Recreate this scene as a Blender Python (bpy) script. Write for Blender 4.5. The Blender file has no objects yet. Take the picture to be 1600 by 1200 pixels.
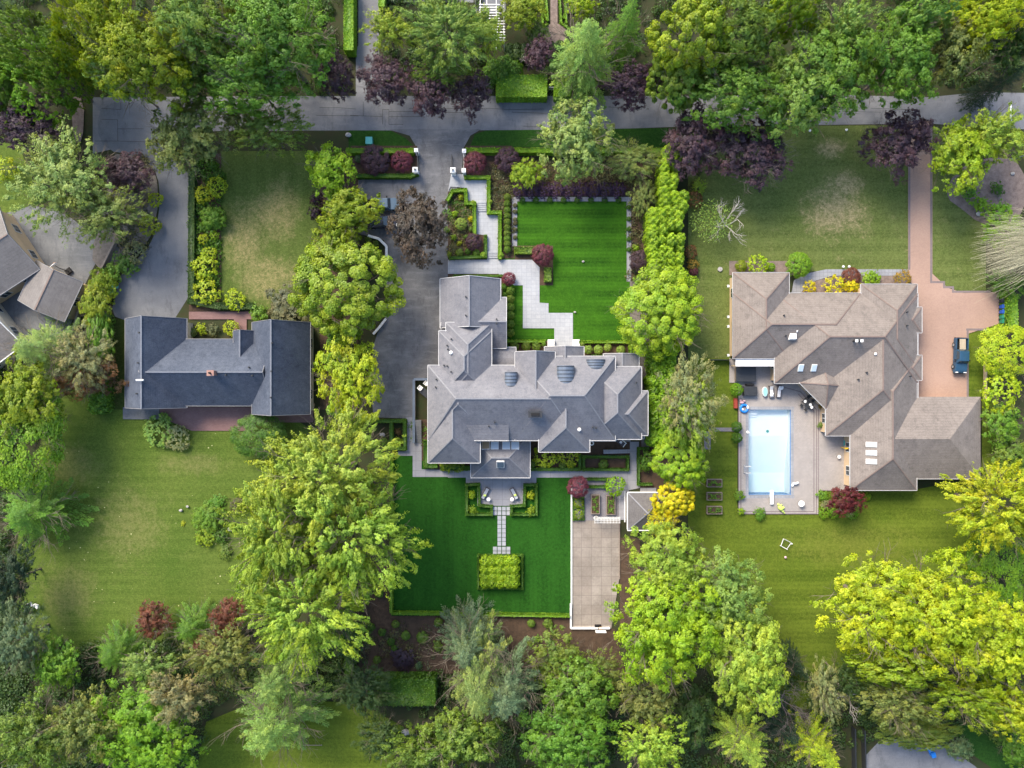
import bpy, math, random
import numpy as np
from mathutils import Vector
R_ = math.radians
SC = bpy.context.scene
# ---------------------------------------------------------------- camera, sky, sun, exposure
H = 107.0
cd = bpy.data.cameras.new('camera'); cam = bpy.data.objects.new('camera', cd)
SC.collection.objects.link(cam); cam.location = (0, 0, H); cam.rotation_euler = (0, 0, 0)
cd.lens = 36.0 * H / 160.0; cd.sensor_width = 36; cd.clip_end = 3000; cd.clip_start = 1
SC.camera = cam
SUN_EL, SUN_AZ = 40.0, 125.0      # azimuth counter-clockwise from +X: the sun stands to the upper left of the picture
wd = bpy.data.worlds.new('World'); SC.world = wd; wd.use_nodes = True
nt = wd.node_tree; bg = nt.nodes['Background']
sky = nt.nodes.new('ShaderNodeTexSky'); sky.sky_type = 'NISHITA'; sky.sun_disc = False
sky.sun_elevation = R_(SUN_EL); sky.sun_rotation = R_(90 - SUN_AZ); sky.dust_density = 2.0; sky.air_density = 1.0
nt.links.new(sky.outputs[0], bg.inputs[0]); bg.inputs[1].default_value = 0.15
sl = bpy.data.lights.new('sun', 'SUN'); so = bpy.data.objects.new('sun', sl); SC.collection.objects.link(so)
sl.energy = 2.6; sl.angle = R_(28); sl.color = (1.0, 0.88, 0.70)
so.rotation_euler = (R_(90 - SUN_EL), 0, R_(SUN_AZ + 90))
SC.view_settings.view_transform = 'Standard'; SC.view_settings.look = 'None'
SC.view_settings.gamma = 1; SC.view_settings.exposure = 1.38
SC.cycles.max_bounces = 6; SC.cycles.transparent_max_bounces = 8
rng = np.random.default_rng(7); random.seed(7)
# ---------------------------------------------------------------- helpers
def W(px, py, h=0.0):            # point at height h seen at pixel (px,py) of the photograph
    k = (H - h) / H * 0.1
    return ((px - 800) * k, (600 - py) * k)
def link(o, parent=None, loc=None):
    SC.collection.objects.link(o)
    if parent: o.parent = parent
    if loc is not None: o.location = loc
    return o
def tag(o, label=None, cat=None, group=None, kind=None):
    if label: o['label'] = label
    if cat: o['category'] = cat
    if group: o['group'] = group
    if kind: o['kind'] = kind
    return o
def empty(name, loc, rz, label, cat, group=None):
    o = link(bpy.data.objects.new(name, None), None, loc); o.rotation_euler = (0, 0, rz); o.empty_display_size = .3
    return tag(o, label, cat, group)
def dup(root, loc, rz, label, group=None):
    r = link(root.copy(), None, loc); r.rotation_euler = (0, 0, rz); r['label'] = label
    if group: r['group'] = group
    for ch in list(root.children):
        c = link(ch.copy(), r)
        for g in list(ch.children): link(g.copy(), c)
    return r
class B:
    def __init__(s): s.v = []; s.f = []; s.m = []
    def add(s, vs, fs, m=0):
        n = len(s.v); s.v += [tuple(map(float, v)) for v in vs]; s.f += [tuple(n + i for i in f) for f in fs]; s.m += [m] * len(fs); return s
    def box(s, x0, y0, z0, x1, y1, z1, m=0, t=0.0, tx=None):
        a = t; b = t if tx is None else tx
        return s.add([(x0,y0,z0),(x1,y0,z0),(x1,y1,z0),(x0,y1,z0),(x0+b,y0+a,z1),(x1-b,y0+a,z1),(x1-b,y1-a,z1),(x0+b,y1-a,z1)],
                     [(3,2,1,0),(4,5,6,7),(0,1,5,4),(1,2,6,5),(2,3,7,6),(3,0,4,7)], m)
    def bar(s, p, q, w, h, m=0):      # box beam from p to q, w wide, h high, lying below the line
        p = Vector(p); q = Vector(q); d = (q - p).normalized(); sd = d.cross(Vector((0,0,1)))
        if sd.length < 1e-4: sd = Vector((1,0,0))
        sd.normalize(); up = sd.cross(d); a = sd * w / 2; b = up * h
        return s.add([p-a, p+a, p+a-b, p-a-b, q-a, q+a, q+a-b, q-a-b], [(0,1,2,3),(7,6,5,4),(0,4,5,1),(1,5,6,2),(2,6,7,3),(3,7,4,0)], m)
    def tube(s, p, q, r0, r1, n=6, m=0, cap=True):
        p = Vector(p); q = Vector(q); d = (q - p).normalized(); a = d.orthogonal().normalized(); b = d.cross(a)
        vs = [p + (a*math.cos(t)+b*math.sin(t))*r0 for t in [2*math.pi*i/n for i in range(n)]] + [q + (a*math.cos(t)+b*math.sin(t))*r1 for t in [2*math.pi*i/n for i in range(n)]]
        fs = [(i, (i+1)%n, n+(i+1)%n, n+i) for i in range(n)]
        if cap: fs += [tuple(range(n))[::-1], tuple(range(n, 2*n))]
        return s.add(vs, fs, m)
    def prism(s, pts, z0, z1, m=0):
        n = len(pts); vs = [(x,y,z0) for x,y in pts] + [(x,y,z1) for x,y in pts]
        return s.add(vs, [tuple(range(n))[::-1], tuple(range(n,2*n))] + [(i,(i+1)%n,n+(i+1)%n,n+i) for i in range(n)], m)
    def side(s, pts, y0, y1, m=0, t=0.0):   # profile in x,z extruded along y, upper points drawn in by t
        n = len(pts); zm = max(p[1] for p in pts)
        k = lambda z: t * z / zm
        vs = [(x, y0 + k(z), z) for x,z in pts] + [(x, y1 - k(z), z) for x,z in pts]
        return s.add(vs, [tuple(range(n)), tuple(range(n,2*n))[::-1]] + [(i,n+i,n+(i+1)%n,(i+1)%n) for i in range(n)], m)
    def ell(s, c, r, m=0, nu=12, nv=7):
        vs = []; fs = []
        for j in range(nv+1):
            ph = math.pi*j/nv
            for i in range(nu):
                th = 2*math.pi*i/nu; vs.append((c[0]+r[0]*math.sin(ph)*math.cos(th), c[1]+r[1]*math.sin(ph)*math.sin(th), c[2]+r[2]*math.cos(ph)))
        for j in range(nv):
            for i in range(nu): fs.append((j*nu+i, (j+1)*nu+i, (j+1)*nu+(i+1)%nu, j*nu+(i+1)%nu))
        return s.add(vs, fs, m)
    def torus(s, c, R, r, m=0, n=18, k=6):
        vs = [(c[0]+(R+r*math.cos(b))*math.cos(a), c[1]+(R+r*math.cos(b))*math.sin(a), c[2]+r*math.sin(b)) for a in [2*math.pi*i/n for i in range(n)] for b in [2*math.pi*j/k for j in range(k)]]
        return s.add(vs, [(i*k+j, ((i+1)%n)*k+j, ((i+1)%n)*k+(j+1)%k, i*k+(j+1)%k) for i in range(n) for j in range(k)], m)
    def build(s, name, mats, parent=None, loc=None, smooth=False, bevel=0):
        me = bpy.data.meshes.new(name); me.from_pydata(s.v, [], s.f); me.update()
        for m in (mats if isinstance(mats, (list, tuple)) else [mats]): me.materials.append(m)
        me.polygons.foreach_set('material_index', s.m)
        if smooth: me.polygons.foreach_set('use_smooth', [True]*len(s.f))
        o = bpy.data.objects.new(name, me)
        if bevel:
            md = o.modifiers.new('bevel', 'BEVEL'); md.width = bevel; md.segments = 2; md.limit_method = 'ANGLE'
        return link(o, parent, loc)
# ---------------------------------------------------------------- materials
class NT:
    def __init__(s, name):
        s.m = bpy.data.materials.new(name); s.m.use_nodes = True; s.t = s.m.node_tree; s.p = s.t.nodes['Principled BSDF']
        s.out = s.t.nodes['Material Output']; s.tc = s.t.nodes.new('ShaderNodeTexCoord').outputs['Object']
    def n(s, ty, **kw):
        nd = s.t.nodes.new('ShaderNode' + ty)
        for k, v in kw.items():
            if k in ('operation','blend_type','data_type','wave_type','bands_direction','attribute_name','attribute_type','feature','interpolation_type','offset','squash','distance','wave_profile') and hasattr(nd, k) and not isinstance(v, (tuple,)) and k not in nd.inputs.keys(): setattr(nd, k, v)
        return nd
    def setin(s, nd, key, v):
        if hasattr(v, 'is_output') or isinstance(v, bpy.types.NodeSocket): s.t.links.new(v, nd.inputs[key])
        else: nd.inputs[key].default_value = v
    def noise(s, scale, detail=3, rough=.6, vec=None, dist=0):
        nd = s.n('TexNoise'); nd.inputs['Scale'].default_value = scale; nd.inputs['Detail'].default_value = detail
        nd.inputs['Roughness'].default_value = rough; nd.inputs['Distortion'].default_value = dist
        s.t.links.new(vec or s.tc, nd.inputs['Vector']); return nd.outputs['Fac']
    def math(s, op, a, b=0.0, c=None, clamp=False):
        nd = s.t.nodes.new('ShaderNodeMath'); nd.operation = op; nd.use_clamp = clamp
        s.setin(nd, 0, a); s.setin(nd, 1, b)
        if c is not None: s.setin(nd, 2, c)
        return nd.outputs[0]
    def rng(s, x, a, b, c=0.0, d=1.0, smooth=False):
        nd = s.t.nodes.new('ShaderNodeMapRange'); nd.clamp = True
        if smooth: nd.interpolation_type = 'SMOOTHSTEP'
        s.setin(nd, 0, x)
        for i, v in zip((1,2,3,4), (a,b,c,d)): nd.inputs[i].default_value = v
        return nd.outputs[0]
    def mix(s, f, a, b, mode='MIX'):
        nd = s.t.nodes.new('ShaderNodeMix'); nd.data_type = 'RGBA'; nd.blend_type = mode
        s.setin(nd, 0, f)
        for k, v in ((6, a), (7, b)):
            if isinstance(v, bpy.types.NodeSocket): s.t.links.new(v, nd.inputs[k])
            else: nd.inputs[k].default_value = (*v[:3], 1)
        return nd.outputs[2]
    def sep(s, vec=None):
        nd = s.t.nodes.new('ShaderNodeSeparateXYZ'); s.t.links.new(vec or s.tc, nd.inputs[0]); return nd.outputs
    def mapv(s, loc=(0,0,0), rot=(0,0,0), sc=(1,1,1)):
        nd = s.t.nodes.new('ShaderNodeMapping'); s.t.links.new(s.tc, nd.inputs[0])
        nd.inputs[1].default_value = loc; nd.inputs[2].default_value = rot; nd.inputs[3].default_value = sc; return nd.outputs[0]
    def bump(s, h, st=.4, dist=.05):
        nd = s.t.nodes.new('ShaderNodeBump'); nd.inputs['Strength'].default_value = st; nd.inputs['Distance'].default_value = dist
        s.t.links.new(h, nd.inputs['Height']); s.t.links.new(nd.outputs[0], s.p.inputs['Normal'])
    def fin(s, col, rough=.8, spec=.3, metal=0.0):
        if isinstance(col, bpy.types.NodeSocket): s.t.links.new(col, s.p.inputs['Base Color'])
        else: s.p.inputs['Base Color'].default_value = (*col[:3], 1)
        s.setin(s.p, 'Roughness', rough); s.p.inputs['Specular IOR Level'].default_value = spec; s.p.inputs['Metallic'].default_value = metal
        return s.m
def dull(name, c, c2=None, sc=3.0, rough=.7, spec=.3, metal=0.0, fine=25.0, bump=0):
    n = NT(name); c2 = c2 or tuple(x*.75 for x in c)
    f = n.math('ADD', n.math('MULTIPLY', n.noise(sc, 4), .6), n.math('MULTIPLY', n.noise(fine, 2), .4))
    if bump: n.bump(n.noise(fine, 2), bump)
    return n.fin(n.mix(n.rng(f, .35, .65), c, c2), rough, spec, metal)
def lawn(name, c1, c2, dry=(.30,.24,.09), patches=(), stripe=None, specks=0, amt=1.0):
    n = NT(name)
    big = n.noise(.09, 4, .6); mid = n.noise(.7, 5, .75); fine = n.noise(5, 5, .9)
    f = n.math('ADD', n.math('MULTIPLY', big, .5), n.math('ADD', n.math('MULTIPLY', mid, .3), n.math('MULTIPLY', fine, .3)))
    col = n.mix(n.rng(f, .42, .68), c1, c2)
    col = n.mix(n.rng(fine, .45, .62, 0, .45), col, tuple(min(1,x*1.55) for x in c2)); col = n.mix(n.rng(n.noise(2.2, 4, .9), .40, .58, .45, 0), col, tuple(x*.45 for x in c1))
    if stripe:                       # mowing bands
        ang, width, st = stripe
        o = n.sep(n.mapv(rot=(0,0,R_(ang))))
        wv = n.math('SINE', n.math('ADD', n.math('MULTIPLY', o[1], math.pi/width), n.math('MULTIPLY', n.noise(.25, 2), 1.2)))
        wv2 = n.math('SINE', n.math('MULTIPLY', o[1], math.pi/width*4.3))
        wv = n.math('MULTIPLY', n.math('ADD', wv, n.math('MULTIPLY', wv2, .5)), n.rng(n.noise(.12, 3), .35, .6))
        col = n.mix(n.rng(wv, -1, 1.2, 0, st), col, tuple(min(1, x*1.7) for x in c2))
    xy = n.sep()
    tot = None
    for (px, py, rx, ry) in patches:  # dried-out patches at their own places
        x, y = W(px, py)
        dx = n.math('DIVIDE', n.math('SUBTRACT', xy[0], x), rx*.1); dy = n.math('DIVIDE', n.math('SUBTRACT', xy[1], y), ry*.1)
        d = n.math('SQRT', n.math('ADD', n.math('MULTIPLY', dx, dx), n.math('MULTIPLY', dy, dy)))
        d = n.rng(d, 0.1, 1.15, 1, 0)
        tot = d if tot is None else n.math('MAXIMUM', tot, d)
    if tot is not None:
        nz = n.math('ADD', n.math('MULTIPLY', n.noise(.32, 6, .8, dist=.8), .75), n.math('MULTIPLY', n.noise(1.6, 6, .95), .75))
        fc = n.math('MULTIPLY', n.rng(n.math('ADD', tot, n.math('MULTIPLY', nz, 2.6)), 2.15, 2.75, 0, amt), n.rng(n.noise(1.1, 6, .95), .42, .56, .25, 1))
        col = n.mix(fc, col, dry)
        col = n.mix(n.math('MULTIPLY', fc, n.rng(n.noise(3.0, 4, .9), .5, .62)), col, tuple(min(1,x*1.35) for x in dry))
    if specks:
        v = n.t.nodes.new('ShaderNodeTexVoronoi'); v.inputs['Scale'].default_value = 1.1; n.t.links.new(n.tc, v.inputs[0])
        s1 = n.math('LESS_THAN', v.outputs['Distance'], n.math('MULTIPLY', n.rng(n.noise(.12, 2), .45, .62), .13*specks))
        col = n.mix(s1, col, (.5,.48,.25))
    n.bump(fine, .5, .08)
    return n.fin(col, .9, .1)
def paving(name, c1, c2, mort, bw, bh, off=0.0, msize=.02, big=.25, stain=.5, rot=0, mst=.6):
    n = NT(name)
    br = n.t.nodes.new('ShaderNodeTexBrick'); br.offset = off; n.t.links.new(n.mapv(rot=(0,0,R_(rot))), br.inputs[0])
    br.inputs['Scale'].default_value = 1; br.inputs['Brick Width'].default_value = bw; br.inputs['Row Height'].default_value = bh
    br.inputs['Mortar Size'].default_value = msize; br.inputs['Mortar Smooth'].default_value = .3
    br.inputs['Color1'].default_value = (*c1,1); br.inputs['Color2'].default_value = (*c2,1); br.inputs['Mortar'].default_value = (*mort,1)
    base = n.mix(mst, c1, br.outputs['Color'])
    f = n.math('ADD', n.math('MULTIPLY', n.noise(big, 5, .65), .7), n.math('MULTIPLY', n.noise(4, 3, .7), .35))
    col = n.mix(n.rng(f, .4, .72, 0, stain), base, tuple(x*.5 for x in c2))
    n.bump(n.noise(12, 3), .2, .02)
    return n.fin(col, .85, .2)
def asphalt(name, c1, c2, light=.3):
    n = NT(name)
    f = n.noise(.22, 5, .65); g = n.noise(9, 3, .8); h = n.noise(1.3, 4, .7, n.mapv(sc=(.25,1,1)))
    col = n.mix(n.rng(f, .38, .64), c1, c2)
    col = n.mix(n.rng(h, .5, .75, 0, light), col, tuple(min(1,x*1.45) for x in c2))
    col = n.mix(n.rng(g, .3, .8, 0, .5), col, tuple(x*.55 for x in c1))
    st = n.noise(.55, 6, .85, n.mapv(rot=(0,0,.6), sc=(1,.35,1))); col = n.mix(n.rng(st, .52, .66, 0, .6), col, tuple(x*.55 for x in c1)); col = n.mix(n.rng(n.noise(1.9, 5, .85), .60, .74, 0, .5), col, (.30,.29,.27))
    n.bump(g, .3, .02)
    return n.fin(col, .85, .25)
def shingle(name, c1, c2, course=.16):
    n = NT(name)
    xyz = n.sep(); sp = n.noise(7, 3, .85); sp2 = n.noise(1.8, 4, .7); big = n.noise(.18, 4, .6)
    cz = n.math('FRACT', n.math('ADD', n.math('DIVIDE', xyz[2], course), n.math('MULTIPLY', n.noise(.8, 2), .5)))
    f = n.math('ADD', n.math('MULTIPLY', sp, .55), n.math('ADD', n.math('MULTIPLY', sp2, .3), n.math('MULTIPLY', big, .35)))
    col = n.mix(n.rng(f, .42, .78), c1, c2)
    col = n.mix(n.rng(cz, 0, .35, .22, 0), col, tuple(x*.5 for x in c1))
    col = n.mix(n.rng(n.noise(.9, 5, .8, n.mapv(sc=(1,1,.2))), .52, .70, 0, .45), col, tuple(x*.55 for x in c1))
    # runs of weathering down the slopes
    col = n.mix(n.rng(n.noise(.6, 5, .75), .5, .8, 0, .35), col, tuple(min(1, x*1.4) for x in c2))
    n.bump(n.math('ADD', sp, n.math('MULTIPLY', cz, .6)), .45, .05)
    return n.fin(col, .85, .25)
def leafmat(name, trans=.35, yellow=.55):
    n = NT(name)
    at = n.t.nodes.new('ShaderNodeAttribute'); at.attribute_name = 'tone'
    oi = n.t.nodes.new('ShaderNodeObjectInfo'); c = oi.outputs['Color']
    dark = n.mix(1.0, c, (.52,.62,.48), 'MULTIPLY'); lite = n.mix(1.0, c, (1.5,1.48,1.1), 'MULTIPLY')
    nz = n.rng(n.noise(2.2, 4, .7), .38, .64)
    dark = n.mix(nz, n.mix(1.0, dark, (.72,.92,1.1), 'MULTIPLY'), dark); lite = n.mix(nz, n.mix(1.0, lite, (.70,.88,1.0), 'MULTIPLY'), n.mix(1.0, lite, (1.12,1.04,.9), 'MULTIPLY'))
    col = n.mix(at.outputs['Fac'], dark, lite)
    d = n.t.nodes.new('ShaderNodeBsdfDiffuse'); t = n.t.nodes.new('ShaderNodeBsdfTranslucent'); g = n.t.nodes.new('ShaderNodeBsdfGlossy')
    g.inputs['Roughness'].default_value = .55; g.inputs['Color'].default_value = (.9,.95,1,1)
    tcol = n.mix(1.0, col, (1.25,1.2,.6), 'MULTIPLY')
    n.t.links.new(col, d.inputs[0]); n.t.links.new(tcol, t.inputs[0])
    m = n.t.nodes.new('ShaderNodeMixShader'); m.inputs[0].default_value = trans; n.t.links.new(d.outputs[0], m.inputs[1]); n.t.links.new(t.outputs[0], m.inputs[2])
    m2 = n.t.nodes.new('ShaderNodeMixShader'); m2.inputs[0].default_value = .025; n.t.links.new(m.outputs[0], m2.inputs[1]); n.t.links.new(g.outputs[0], m2.inputs[2])
    n.t.links.new(m2.outputs[0], n.out.inputs[0]); return n.m
M = {}
M['leaf'] = leafmat('leaf')
M['bark'] = dull('bark', (.10,.08,.06), (.17,.14,.11), 4, .9)
M['pale_bark'] = dull('pale_bark', (.50,.47,.42), (.28,.25,.22), 5, .85)
M['grey_twig'] = dull('grey_twig', (.21,.17,.16), (.12,.095,.09), 5, .9)
M['soil'] = dull('soil', (.045,.040,.022), (.030,.045,.018), .8, .95, .1, fine=6, bump=.6)
M['mulch'] = dull('mulch', (.095,.062,.042), (.05,.036,.026), 1.6, .95, .1, fine=9, bump=.8)
M['barkbed'] = dull('bark_bed', (.24,.19,.165), (.13,.10,.09), 1.8, .95, .1, fine=8, bump=.8)
M['gravel'] = dull('gravel', (.20,.18,.16), (.11,.10,.09), 2.2, .95, .1, fine=12, bump=.8)
M['lawn_fine'] = lawn('lawn_fine', (.009,.046,.004), (.034,.104,.006), stripe=(0, 1.25, .5))
M['lawn_back'] = lawn('lawn_back', (.009,.050,.005), (.019,.080,.008), stripe=(90, 1.5, .22))
M['lawn_verge'] = lawn('lawn_verge', (.014,.052,.008), (.028,.078,.010))
M['lawn_leftfront'] = lawn('lawn_leftfront', (.052,.086,.015), (.090,.122,.030), (.30,.235,.12), [(430,330,52,60),(385,375,48,70),(415,430,62,48)], stripe=(90, 1.2, .15), amt=.5)
M['lawn_leftback'] = lawn('lawn_leftback', (.043,.088,.010), (.092,.126,.024), (.19,.17,.07), [(115,725,48,40),(305,725,70,20),(200,820,75,75),(110,930,60,60)], stripe=(0, .8, .2), specks=.8, amt=.45)
M['lawn_rightfront'] = lawn('lawn_rightfront', (.058,.092,.018), (.118,.142,.042), (.34,.27,.15), [(1305,330,60,52),(1320,290,34,30),(1290,345,34,22),(1300,232,34,18)], stripe=(0, 1.1, .2), amt=.75)
M['lawn_rightback'] = lawn('lawn_rightback', (.046,.084,.007), (.095,.126,.014), (.15,.16,.03), [(1330,850,130,42)], stripe=(0, 1.6, .3), amt=.5)
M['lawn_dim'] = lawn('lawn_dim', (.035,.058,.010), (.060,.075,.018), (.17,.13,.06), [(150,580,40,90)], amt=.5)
M['road'] = asphalt('road_asphalt', (.148,.152,.165), (.212,.216,.228))
M['drive'] = asphalt('drive_asphalt', (.105,.108,.116), (.185,.185,.192), .6)
M['drive_left'] = asphalt('drive_left_asphalt', (.122,.130,.146), (.165,.173,.188), .15)
M['slab'] = asphalt('slab_concrete', (.12,.128,.138), (.185,.19,.198), .5)
M['tar'] = dull('tar', (.022,.022,.025), rough=.6)
M['walk'] = paving('walk_paving', (.38,.395,.42), (.31,.33,.36), (.19,.20,.22), .75, .6, 0, .02, stain=.45)
M['patio'] = paving('patio_paving', (.27,.27,.29), (.245,.25,.275), (.15,.15,.17), 1.5, 1.5, 0, .04, stain=.4)
M['court'] = paving('court_concrete', (.31,.275,.24), (.25,.215,.185), (.13,.11,.10), 1.55, 1.5, 0, .03, big=.3, stain=.75, mst=.85)
M['paver'] = paving('grey_paver', (.22,.21,.225), (.17,.16,.18), (.10,.09,.10), .4, .2, .5, .02)
M['brickdrive'] = paving('brick_drive', (.39,.265,.205), (.33,.215,.17), (.20,.145,.125), .22, .11, .5, .012, big=.16, stain=.42)
M['brickborder'] = paving('brick_border', (.21,.17,.165), (.18,.145,.15), (.12,.10,.10), .22, .11, .5, .012)
M['brickpatio'] = paving('brick_patio', (.225,.135,.125), (.18,.105,.10), (.14,.10,.10), .4, .2, .5, .02, big=.3, stain=.5)
M['deck'] = paving('pool_deck_paver', (.35,.32,.30), (.28,.26,.25), (.18,.165,.16), .3, .2, .5, .015, big=.3, stain=.4)
M['coping'] = paving('coping_stone', (.30,.31,.33), (.24,.25,.28), (.13,.13,.15), .6, .6, 0, .03)
M['white'] = dull('white_paint', (.80,.80,.78), (.68,.68,.67), 2, .5)
M['cream'] = dull('cream_render', (.60,.52,.40), (.52,.45,.35), 1.5, .8)
M['tanwall'] = dull('tan_siding', (.56,.42,.27), (.48,.36,.24), 1.5, .8)
M['woodwall'] = dull('wood_siding', (.30,.22,.16), (.22,.16,.12), 2, .8)
M['glass'] = NT('window_glass').fin((.03,.045,.06), .06, .8)
M['skyglass'] = NT('skylight_glass').fin((.50,.60,.70), .12, .8)
M['tanglass'] = NT('tan_skylight_panel').fin((.36,.27,.17), .3, .5)
M['frame'] = dull('window_frame', (.75,.75,.73), rough=.5)
M['darkmetal'] = dull('dark_metal', (.02,.022,.025), (.035,.037,.04), rough=.45, spec=.5)
M['black'] = dull('black_rubber', (.012,.012,.013), rough=.75)
M['steelblue'] = dull('standing_seam_metal', (.15,.185,.235), (.10,.125,.165), 1.2, .42, .5, .25)
M['r_left'] = shingle('shingle_left', (.028,.038,.062), (.098,.115,.150)); M['gutgrey'] = dull('grey_gutter', (.26,.26,.27)); M['gutwhite'] = dull('white_gutter', (.52,.52,.52))
M['r_mid'] = shingle('shingle_mid', (.105,.110,.132), (.212,.210,.224))
M['r_right'] = shingle('shingle_right', (.115,.102,.094), (.245,.212,.190))
M['r_far'] = shingle('shingle_far', (.115,.108,.105), (.20,.185,.175))
M['r_pav'] = shingle('shingle_pavilion', (.085,.08,.082), (.145,.138,.138))
M['cap_l'] = dull('ridge_left', (.15,.165,.20)); M['cap_m'] = dull('ridge_mid', (.21,.215,.235)); M['cap_r'] = dull('ridge_right', (.20,.15,.13))
M['brick'] = dull('chimney_brick', (.34,.20,.16), (.25,.14,.12), 4)
M['wood'] = dull('wood', (.28,.17,.09), (.18,.11,.06), 3)
M['oldwood'] = dull('weathered_wood', (.26,.21,.17), (.16,.13,.11), 3)
M['teal'] = dull('teal_paint', (.10,.42,.38), (.08,.34,.32), 2, .5)
M['gbin'] = dull('green_plastic', (.02,.20,.12), rough=.4); M['bbin'] = dull('blue_plastic', (.02,.09,.42), rough=.4); M['kbin'] = dull('grey_plastic', (.03,.035,.05), rough=.4)
M['blue'] = dull('bright_blue_plastic', (.02,.22,.70), rough=.35); M['yellow'] = dull('yellow_plastic', (.80,.50,.02), rough=.4)
M['lime'] = dull('lime_vinyl', (.55,.65,.16), (.45,.58,.12), rough=.4); M['red'] = dull('red_paint', (.30,.05,.03), rough=.6)
M['cushion'] = dull('grey_cushion', (.30,.33,.38), rough=.9); M['wicker'] = dull('dark_wicker', (.05,.045,.055), (.09,.08,.09), 8, .8)
M['lightcloth'] = dull('pale_cloth', (.66,.66,.68), rough=.9)
M['stone'] = dull('rock', (.42,.40,.38), (.25,.24,.23), 2.5, .9)
M['orange'] = dull('orange_wood', (.55,.25,.06), rough=.7); M['pink'] = dull('pink_plastic', (.60,.38,.42))
M['carblue'] = NT('car_paint_blue').fin((.020,.062,.115), .22, .6); M['carpale'] = NT('car_paint_pale').fin((.09,.14,.19), .25, .6); M['cardark'] = NT('car_paint_dark').fin((.012,.016,.03), .2, .7)
M['lamp'] = dull('lamp_lens', (.75,.75,.72), rough=.15, spec=.7)
M['plaster'] = dull('pool_plaster', (.93,.95,.95), (.88,.93,.93), .5, .6)
M['tile'] = dull('pool_tile', (.02,.13,.40), (.03,.20,.50), 6, .3)
n = NT('pool_water'); t = n.t.nodes.new('ShaderNodeBsdfTransparent'); g = n.t.nodes.new('ShaderNodeBsdfGlossy'); g.inputs['Roughness'].default_value = .03
fr = n.t.nodes.new('ShaderNodeFresnel'); fr.inputs[0].default_value = 1.33; mx = n.t.nodes.new('ShaderNodeMixShader')
gz = n.t.nodes.new('ShaderNodeNewGeometry'); n.t.links.new(n.math('MULTIPLY', fr.outputs[0], n.math('GREATER_THAN', n.sep(gz.outputs['Position'])[2], -.3)), mx.inputs[0]); n.t.links.new(t.outputs[0], mx.inputs[1]); n.t.links.new(g.outputs[0], mx.inputs[2]); n.t.links.new(mx.outputs[0], n.out.inputs[0])
va = n.t.nodes.new('ShaderNodeVolumeAbsorption'); va.inputs['Color'].default_value = (.28,.97,.93,1); va.inputs['Density'].default_value = .05
bn = n.t.nodes.new('ShaderNodeBump'); bn.inputs['Strength'].default_value = .35; bn.inputs['Distance'].default_value = .06; n.t.links.new(n.noise(2.4, 3, .6, dist=1.2), bn.inputs['Height']); n.t.links.new(bn.outputs[0], g.inputs['Normal']); n.t.links.new(bn.outputs[0], fr.inputs['Normal'])
n.t.links.new(va.outputs[0], n.out.inputs['Volume']); M['water'] = n.m
# ---------------------------------------------------------------- the ground and everything laid on it
def chaikin(p, k=2):
    for _ in range(k):
        q = []
        for i in range(len(p)):
            a, b = p[i], p[(i+1) % len(p)]
            q += [(a[0]*.75+b[0]*.25, a[1]*.75+b[1]*.25), (a[0]*.25+b[0]*.75, a[1]*.25+b[1]*.75)]
        p = q
    return p
ZL = [0.0]
def flat(name, polys, mat, smooth=0, z=None):
    import bmesh
    ZL[0] += .004; z = ZL[0] if z is None else z
    if not isinstance(polys[0][0], (tuple, list)): polys = [polys]
    bm = bmesh.new()
    for ip, p in enumerate(polys):
        if smooth: p = chaikin(p, smooth)
        vs = [bm.verts.new((*W(x, y), z + .0006*ip)) for x, y in p]; f = bm.faces.new(vs)
    bmesh.ops.triangulate(bm, faces=bm.faces[:]); bmesh.ops.recalc_face_normals(bm, faces=bm.faces[:])
    for f in bm.faces:
        if f.normal.z < 0: f.normal_flip()
    me = bpy.data.meshes.new(name); bm.to_mesh(me); bm.free(); me.materials.append(M[mat])
    return tag(link(bpy.data.objects.new(name, me)), kind='structure')
def rc(x0, y0, x1, y1): return [(x0,y0),(x1,y0),(x1,y1),(x0,y1)]
PX0, PY0, PX1, PY1 = 1169, 640, 1235, 773      # pool opening
big = 5000
flat('ground', [rc(-big,-big,big+1600,PY0), rc(-big,PY1,big+1600,big), rc(-big,PY0,PX0,PY1), rc(PX1,PY0,big+1600,PY1)], 'soil')
flat('road', [(145,152),(480,150),(1000,150),(1300,148),(1450,152),(1530,144),(1900,150),(1900,210),(1570,201),(1450,193),(1300,195),(1060,198),(950,202),(700,204),(490,204),(300,205),(145,240)], 'road')
flat('left_driveway', [(160,160),(150,200),(165,235),(215,243),(240,262),(250,290),(248,340),(237,380),(215,405),(190,425),(182,455),(173,492),(200,502),(296,499),(296,350),(303,310),(300,280),(283,255),(262,240),(240,215),(232,160)], 'drive_left', 1)
flat('side_driveway', [[(560,-40),(592,-40),(592,80),(600,95),(600,160),(556,160),(556,80),(560,70)]], 'road')
flat('neighbour_parking', [(-80,330),(30,318),(55,322),(100,330),(165,385),(150,410),(130,450),(100,540),(30,560),(-80,600)], 'slab', 1)
flat('front_driveway', [(606,202),(640,212),(652,232),(652,270),(556,279),(552,312),(560,365),(600,375),(604,405),(602,500),(590,520),(582,545),(580,620),(584,652),(645,654),(645,592),(668,590),(700,560),(700,430),(700,330),(712,300),(722,268),(724,232),(735,212),(752,202)], 'drive')
flat('lower_driveway', [(1352,1160),(1440,1150),(1510,1185),(1560,1230),(1345,1250)], 'road', 1)
flat('top_terrace', [rc(742,-40,790,22), rc(592,-40,740,4)], 'road')
flat('left_front_lawn', [(345,236),(512,236),(512,484),(345,484)], 'lawn_leftfront')
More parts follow.
